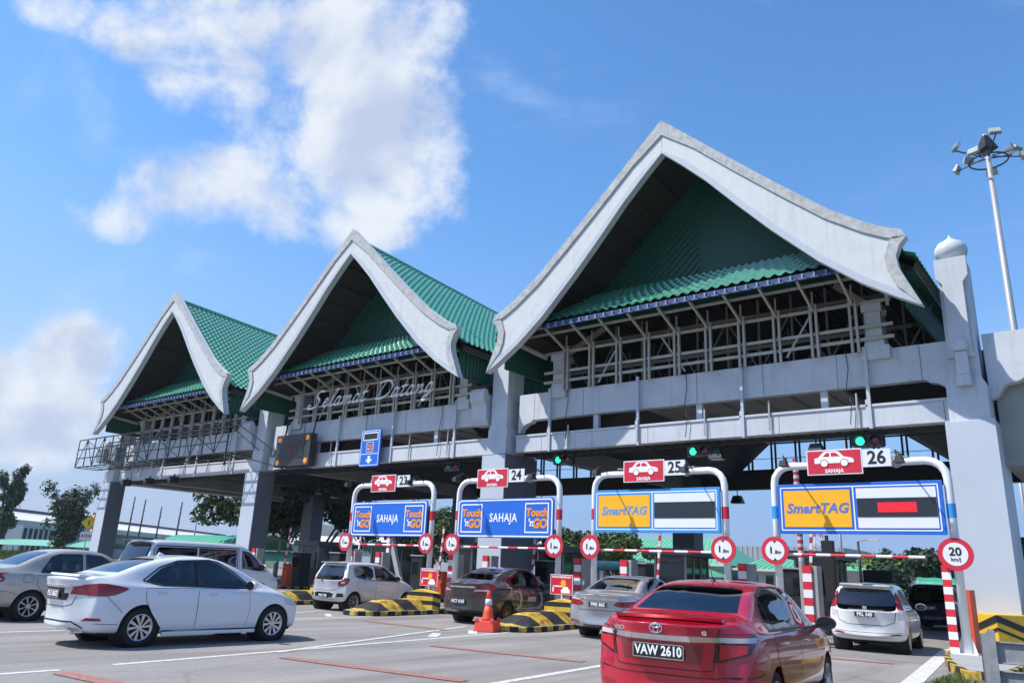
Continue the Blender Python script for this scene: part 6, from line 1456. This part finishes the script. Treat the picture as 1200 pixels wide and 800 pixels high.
# ================================================================ right background
M_groof = mat('pale_green_roof', (.13, .40, .25), .45, var=.08, vscale=1.5); M_ww = mat('office_wall', (.52, .54, .54), .7, var=.05)
def office(label, x, y, L_, D, hw_, hr, windows=8, rot=0, m=M_groof, zlow=None):
    o = thing('office_building', label, 'building', (x, y, 0), rot, None)
    MB().box(-L_, L_, 0, D, 0, hw_).build('wall', M_ww, o)
    r = MB().add([(-L_-.8, -1, hw_-.1), (L_+.8, -1, hw_-.1), (L_+.8, D+1, hw_-.1), (-L_-.8, D+1, hw_-.1), (-L_+2.2, D/2, hr), (L_-2.2, D/2, hr)], [(0, 1, 5, 4), (1, 2, 5), (2, 3, 4, 5), (3, 0, 4), (3, 2, 1, 0)]).build('roof', m, o)
    for i in range(windows):
        xx = -L_+1+i*(2*L_-2)/max(1, windows-1); f = MB().box(xx-.42, xx+.42, -.05, 0, hw_*.42, hw_*.80).build('window', M_grey_steel, o); MB().box(xx-.36, xx+.36, -.07, -.05, hw_*.46, hw_*.77).build('pane', GLASS_DARK, f)
    for i in range(int(L_*2/.6)): MB().bar((-L_+.3+i*.6, -1.02, hw_-.06), (-L_+2+i*.6*(2*L_-4)/(2*L_), D/2-.1, hr-.03), .04).build('seam', m, r) if i < 24 else None
    MB().box(-L_-.85, L_+.85, -1.05, -.95, hw_-.22, hw_-.02).build('fascia', M_ww, r)
    return o
office('white office with green hipped roof behind the lane 25 display', -39.5, 75, 7.2, 9, 2.9, 5.6, 9)
office('long white office with low green roof behind the red car', -36.5, 70.0, 4.4, 4, 1.75, 2.9, 6)
office('building with green roof behind the round sign of lane 26', -25.0, 76, 5.6, 8, 2.6, 4.25, 7)
g_ = thing('grey_hall', 'plain grey ribbed hall between the two green roofed buildings', 'building', (-31.5, 92, 0))
MB().box(-9, 6, 0, 10, 0, 5.4).build('wall', mat('grey_sheet', (.30, .32, .35), .6, var=.05), g_)
for i in range(24): MB().box(-8.9+i*.62, -8.75+i*.62, -.06, 0, 0, 5.4).build('rib', mat('grey_sheet', (.30, .32, .35), .6), g_)
gb_ = thing('grey_hall', 'low dark grey building with paler base behind the red barrier machine of lane 26', 'building', (-18.6, 62, 0)); MB().box(-3.2, 3.2, 0, 5, 0, 2.5).build('wall', mat('hall_grey', (.10, .105, .11), .7), gb_); MB().box(-3.2, 3.2, -.1, 0, 0, 1.0).build('base', M_ww, gb_)
wb = thing('white_hall', 'low white hall with green edge far beyond lane 26', 'building', (-9.5, 120, 0)); MB().box(-6, 5, 0, 8, 0, 2.6).build('wall', M_ww, wb); MB().prism([(-.5, 2.5), (8.5, 2.5), (4, 3.4)], -6.4, 5.4, 'yz').build('roof', M_ww, wb)
canopy('green curved canopy far beyond lane 26', -11.5, -6.5, 58, 1.0, 2.15, .5, M_can2)
lt = thing('lattice_mast', 'red and white lattice radio mast far behind lane 26', 'mast', (-46, 150, 0))
for i in range(8):
    z0, z1 = 1.6*i, 1.6*(i+1); w0, w1 = 1.5*(1-i*.09), 1.5*(1-(i+1)*.09); s = MB()
    for a, b in ((-1, -1), (1, -1), (1, 1), (-1, 1)): s.bar((a*w0, b*w0, z0), (a*w1, b*w1, z1), .12)
    for a in (-1, 1): s.bar((a*w0, -w0, z0), (-a*w1, -w1, z1), .07); s.bar((a*w0, -w0, z0), (a*w1, w1, z1), .07)
    s.bar((-w1, -w1, z1), (w1, -w1, z1), .07); s.build('section', M_white if i % 2 else M_red, lt, fix=False)
for k, (x, y, h, lb) in enumerate(((-14.0, 50, 6.4, 'thin dark pole rising behind the right end of the lane 26 board'), (-13.0, 50, 4.0, 'short black pole behind the right half of the lane 26 board'), (-87.2, 50, 7.2, 'grey lamp pole in front of the left bay tree'), (-59.0, 42, 7.5, 'pale pole among the trees right of the second pier'), (-4.4, 50, 9.6, 'slim grey pole right of the big pier'))):
    p = thing('pole', lb, 'pole', (x, y, 0), 0, 'slim poles behind the plaza'); MB().lathe([(.10, 0), (.07, h)], (0, 0, 0), 'z', 10).build('shaft', M_grey_steel if k != 1 else M_black, p, smooth=True)
    MB().bar((0, 0, h), (.9, -.1, h+.12), .06).build('arm', M_grey_steel, p); MB().frustum(.6, 1.2, -.16, .05, h+.06, h+.18, .08, .03).build('lamp_head', M_grey_steel, p)
sp = thing('striped_pole', 'tall pole with narrow red and white bands beside the left post of lane 26', 'pole', (-7.75, 23.6, .1))
for j in range(30):
    MB().lathe([(.085, 2.0+j*.10), (.085, 2.0+(j+1)*.10)], (0, 0, 0), 'z', 10).build('band', mat('dull_red_band', (.35, .03, .05), .6) if j % 2 else mat('dull_white_band', (.50, .46, .46), .6), sp)
MB().lathe([(.085, 0), (.085, 2.0)], (0, 0, 0), 'z', 10).build('shaft', M_grey_steel, sp)
cc = thing('security_camera', 'grey security camera on a short post right of the striped pole', 'camera', (-7.05, 23.8, .1)); MB().box(-.04, .04, -.04, .04, 0, 2.75).build('post', M_black, cc); MB().box(-.28, .18, -.07, .07, 2.8, 2.93).build('camera_body', M_grey_steel, cc, bevel=.02); MB().frustum(-.10, .14, -.10, .10, .9, 2.6, -.04, -.02).build('cover', M_black, cc)
rd_ = thing('road_display', 'black rectangular road display on a post above the white hatchback in lane 26', 'display', (-7.95, 33.0, 0)); MB().box(-.52, .52, -.1, .1, 1.62, 2.08).build('housing', M_black, rd_, bevel=.01); MB().box(-.05, .05, -.05, .05, 0, 1.65).build('post', M_grey_steel, rd_)
lp = thing('leaning_post', 'pale post leaning against a striped pole behind the lane 23 island', 'post', (-24.1, 23.2, .13)); MB().bar((.35, 0, 0), (-.75, 0, 2.5), .16, .22).build('prop', M_concrete, lp)
for j in range(12): MB().box(-.80, -.64, -.16, -.06, .2+j*.2, .4+j*.2).build('band', M_red if j % 2 else M_white, lp)
gp = thing('side_canopy', 'dark green canopy edge right of the big pier', 'canopy', (.2, 30, 0)); MB().prism(chaikin([(-.1, 2.55), (-.1, 3.1), (.4, 3.25), (4, 3.3), (4, 3.1), (.4, 2.5)]), -3.1, 4.5, 'yz').build('roof', mat('dark_green_edge', (.012, .045, .035), .4), gp)
for x in (-2.4, 4.2): MB().box(x-.08, x+.08, 1.0, 1.16, 0, 2.9).build('post', M_grey_steel, gp)

# ================================================================ floodlight mast
ms = thing('light_mast', 'tall grey mast with a ring of floodlights above the right pier', 'light mast', (-4.35, 60, 0))
MB().lathe([(.36, 0), (.25, 17), (.24, 17.05), (.16, 33.8)], (0, 0, 0), 'z', 18).build('shaft', M_grey_steel, ms, smooth=True)
MB().tube([(1.25*math.cos(2*math.pi*i/24), 1.25*math.sin(2*math.pi*i/24), 31.6) for i in range(25)], .06, 6, False).build('ring', M_black, ms)
MB().lathe([(.75, 32.5), (.2, 33.7), (0, 33.75)], (0, 0, 0), 'z', 4).build('hood', M_black, ms)
for i in range(9):
    a = 2*math.pi*i/9+.2; cx, cy = math.cos(a), math.sin(a)
    arm = MB().bar((.3*cx, .3*cy, 31.9), (2.2*cx, 2.2*cy, 31.6+(.9 if i % 2 else -.1)), .07).build('arm', M_black, ms)
    f = MB().frustum(-.40, .40, -.10, .16, -.28, .28, .05, .05).build('floodlight', M_grey_steel, arm, bevel=.03); f.location = (2.1*cx, 2.1*cy, 31.9+(.95 if i % 2 else -.2)); f.rotation_euler = (R(-28), 0, a+math.pi/2)
    MB().box(-.35, .35, -.115, -.095, -.23, .23).build('glass', mat('lamp_glass', (.35, .42, .38), .2), f)

# ================================================================ humid air
hz = MB().box(-2600, 1800, -400, 2600, -1.2, 110).build('haze', None, fix=True)
mh = bpy.data.materials.new('air'); mh.use_nodes = True; nt = mh.node_tree; nt.nodes.clear(); o_ = nt.nodes.new('ShaderNodeOutputMaterial'); pv_ = nt.nodes.new('ShaderNodeVolumePrincipled')
pv_.inputs['Color'].default_value = (.86, .92, 1, 1); pv_.inputs['Density'].default_value = .00022; pv_.inputs['Anisotropy'].default_value = .2; nt.links.new(pv_.outputs[0], o_.inputs['Volume'])
hz.data.materials.append(mh); tag(hz, 'thin pale blue haze over the whole place', 'haze', kind='stuff')
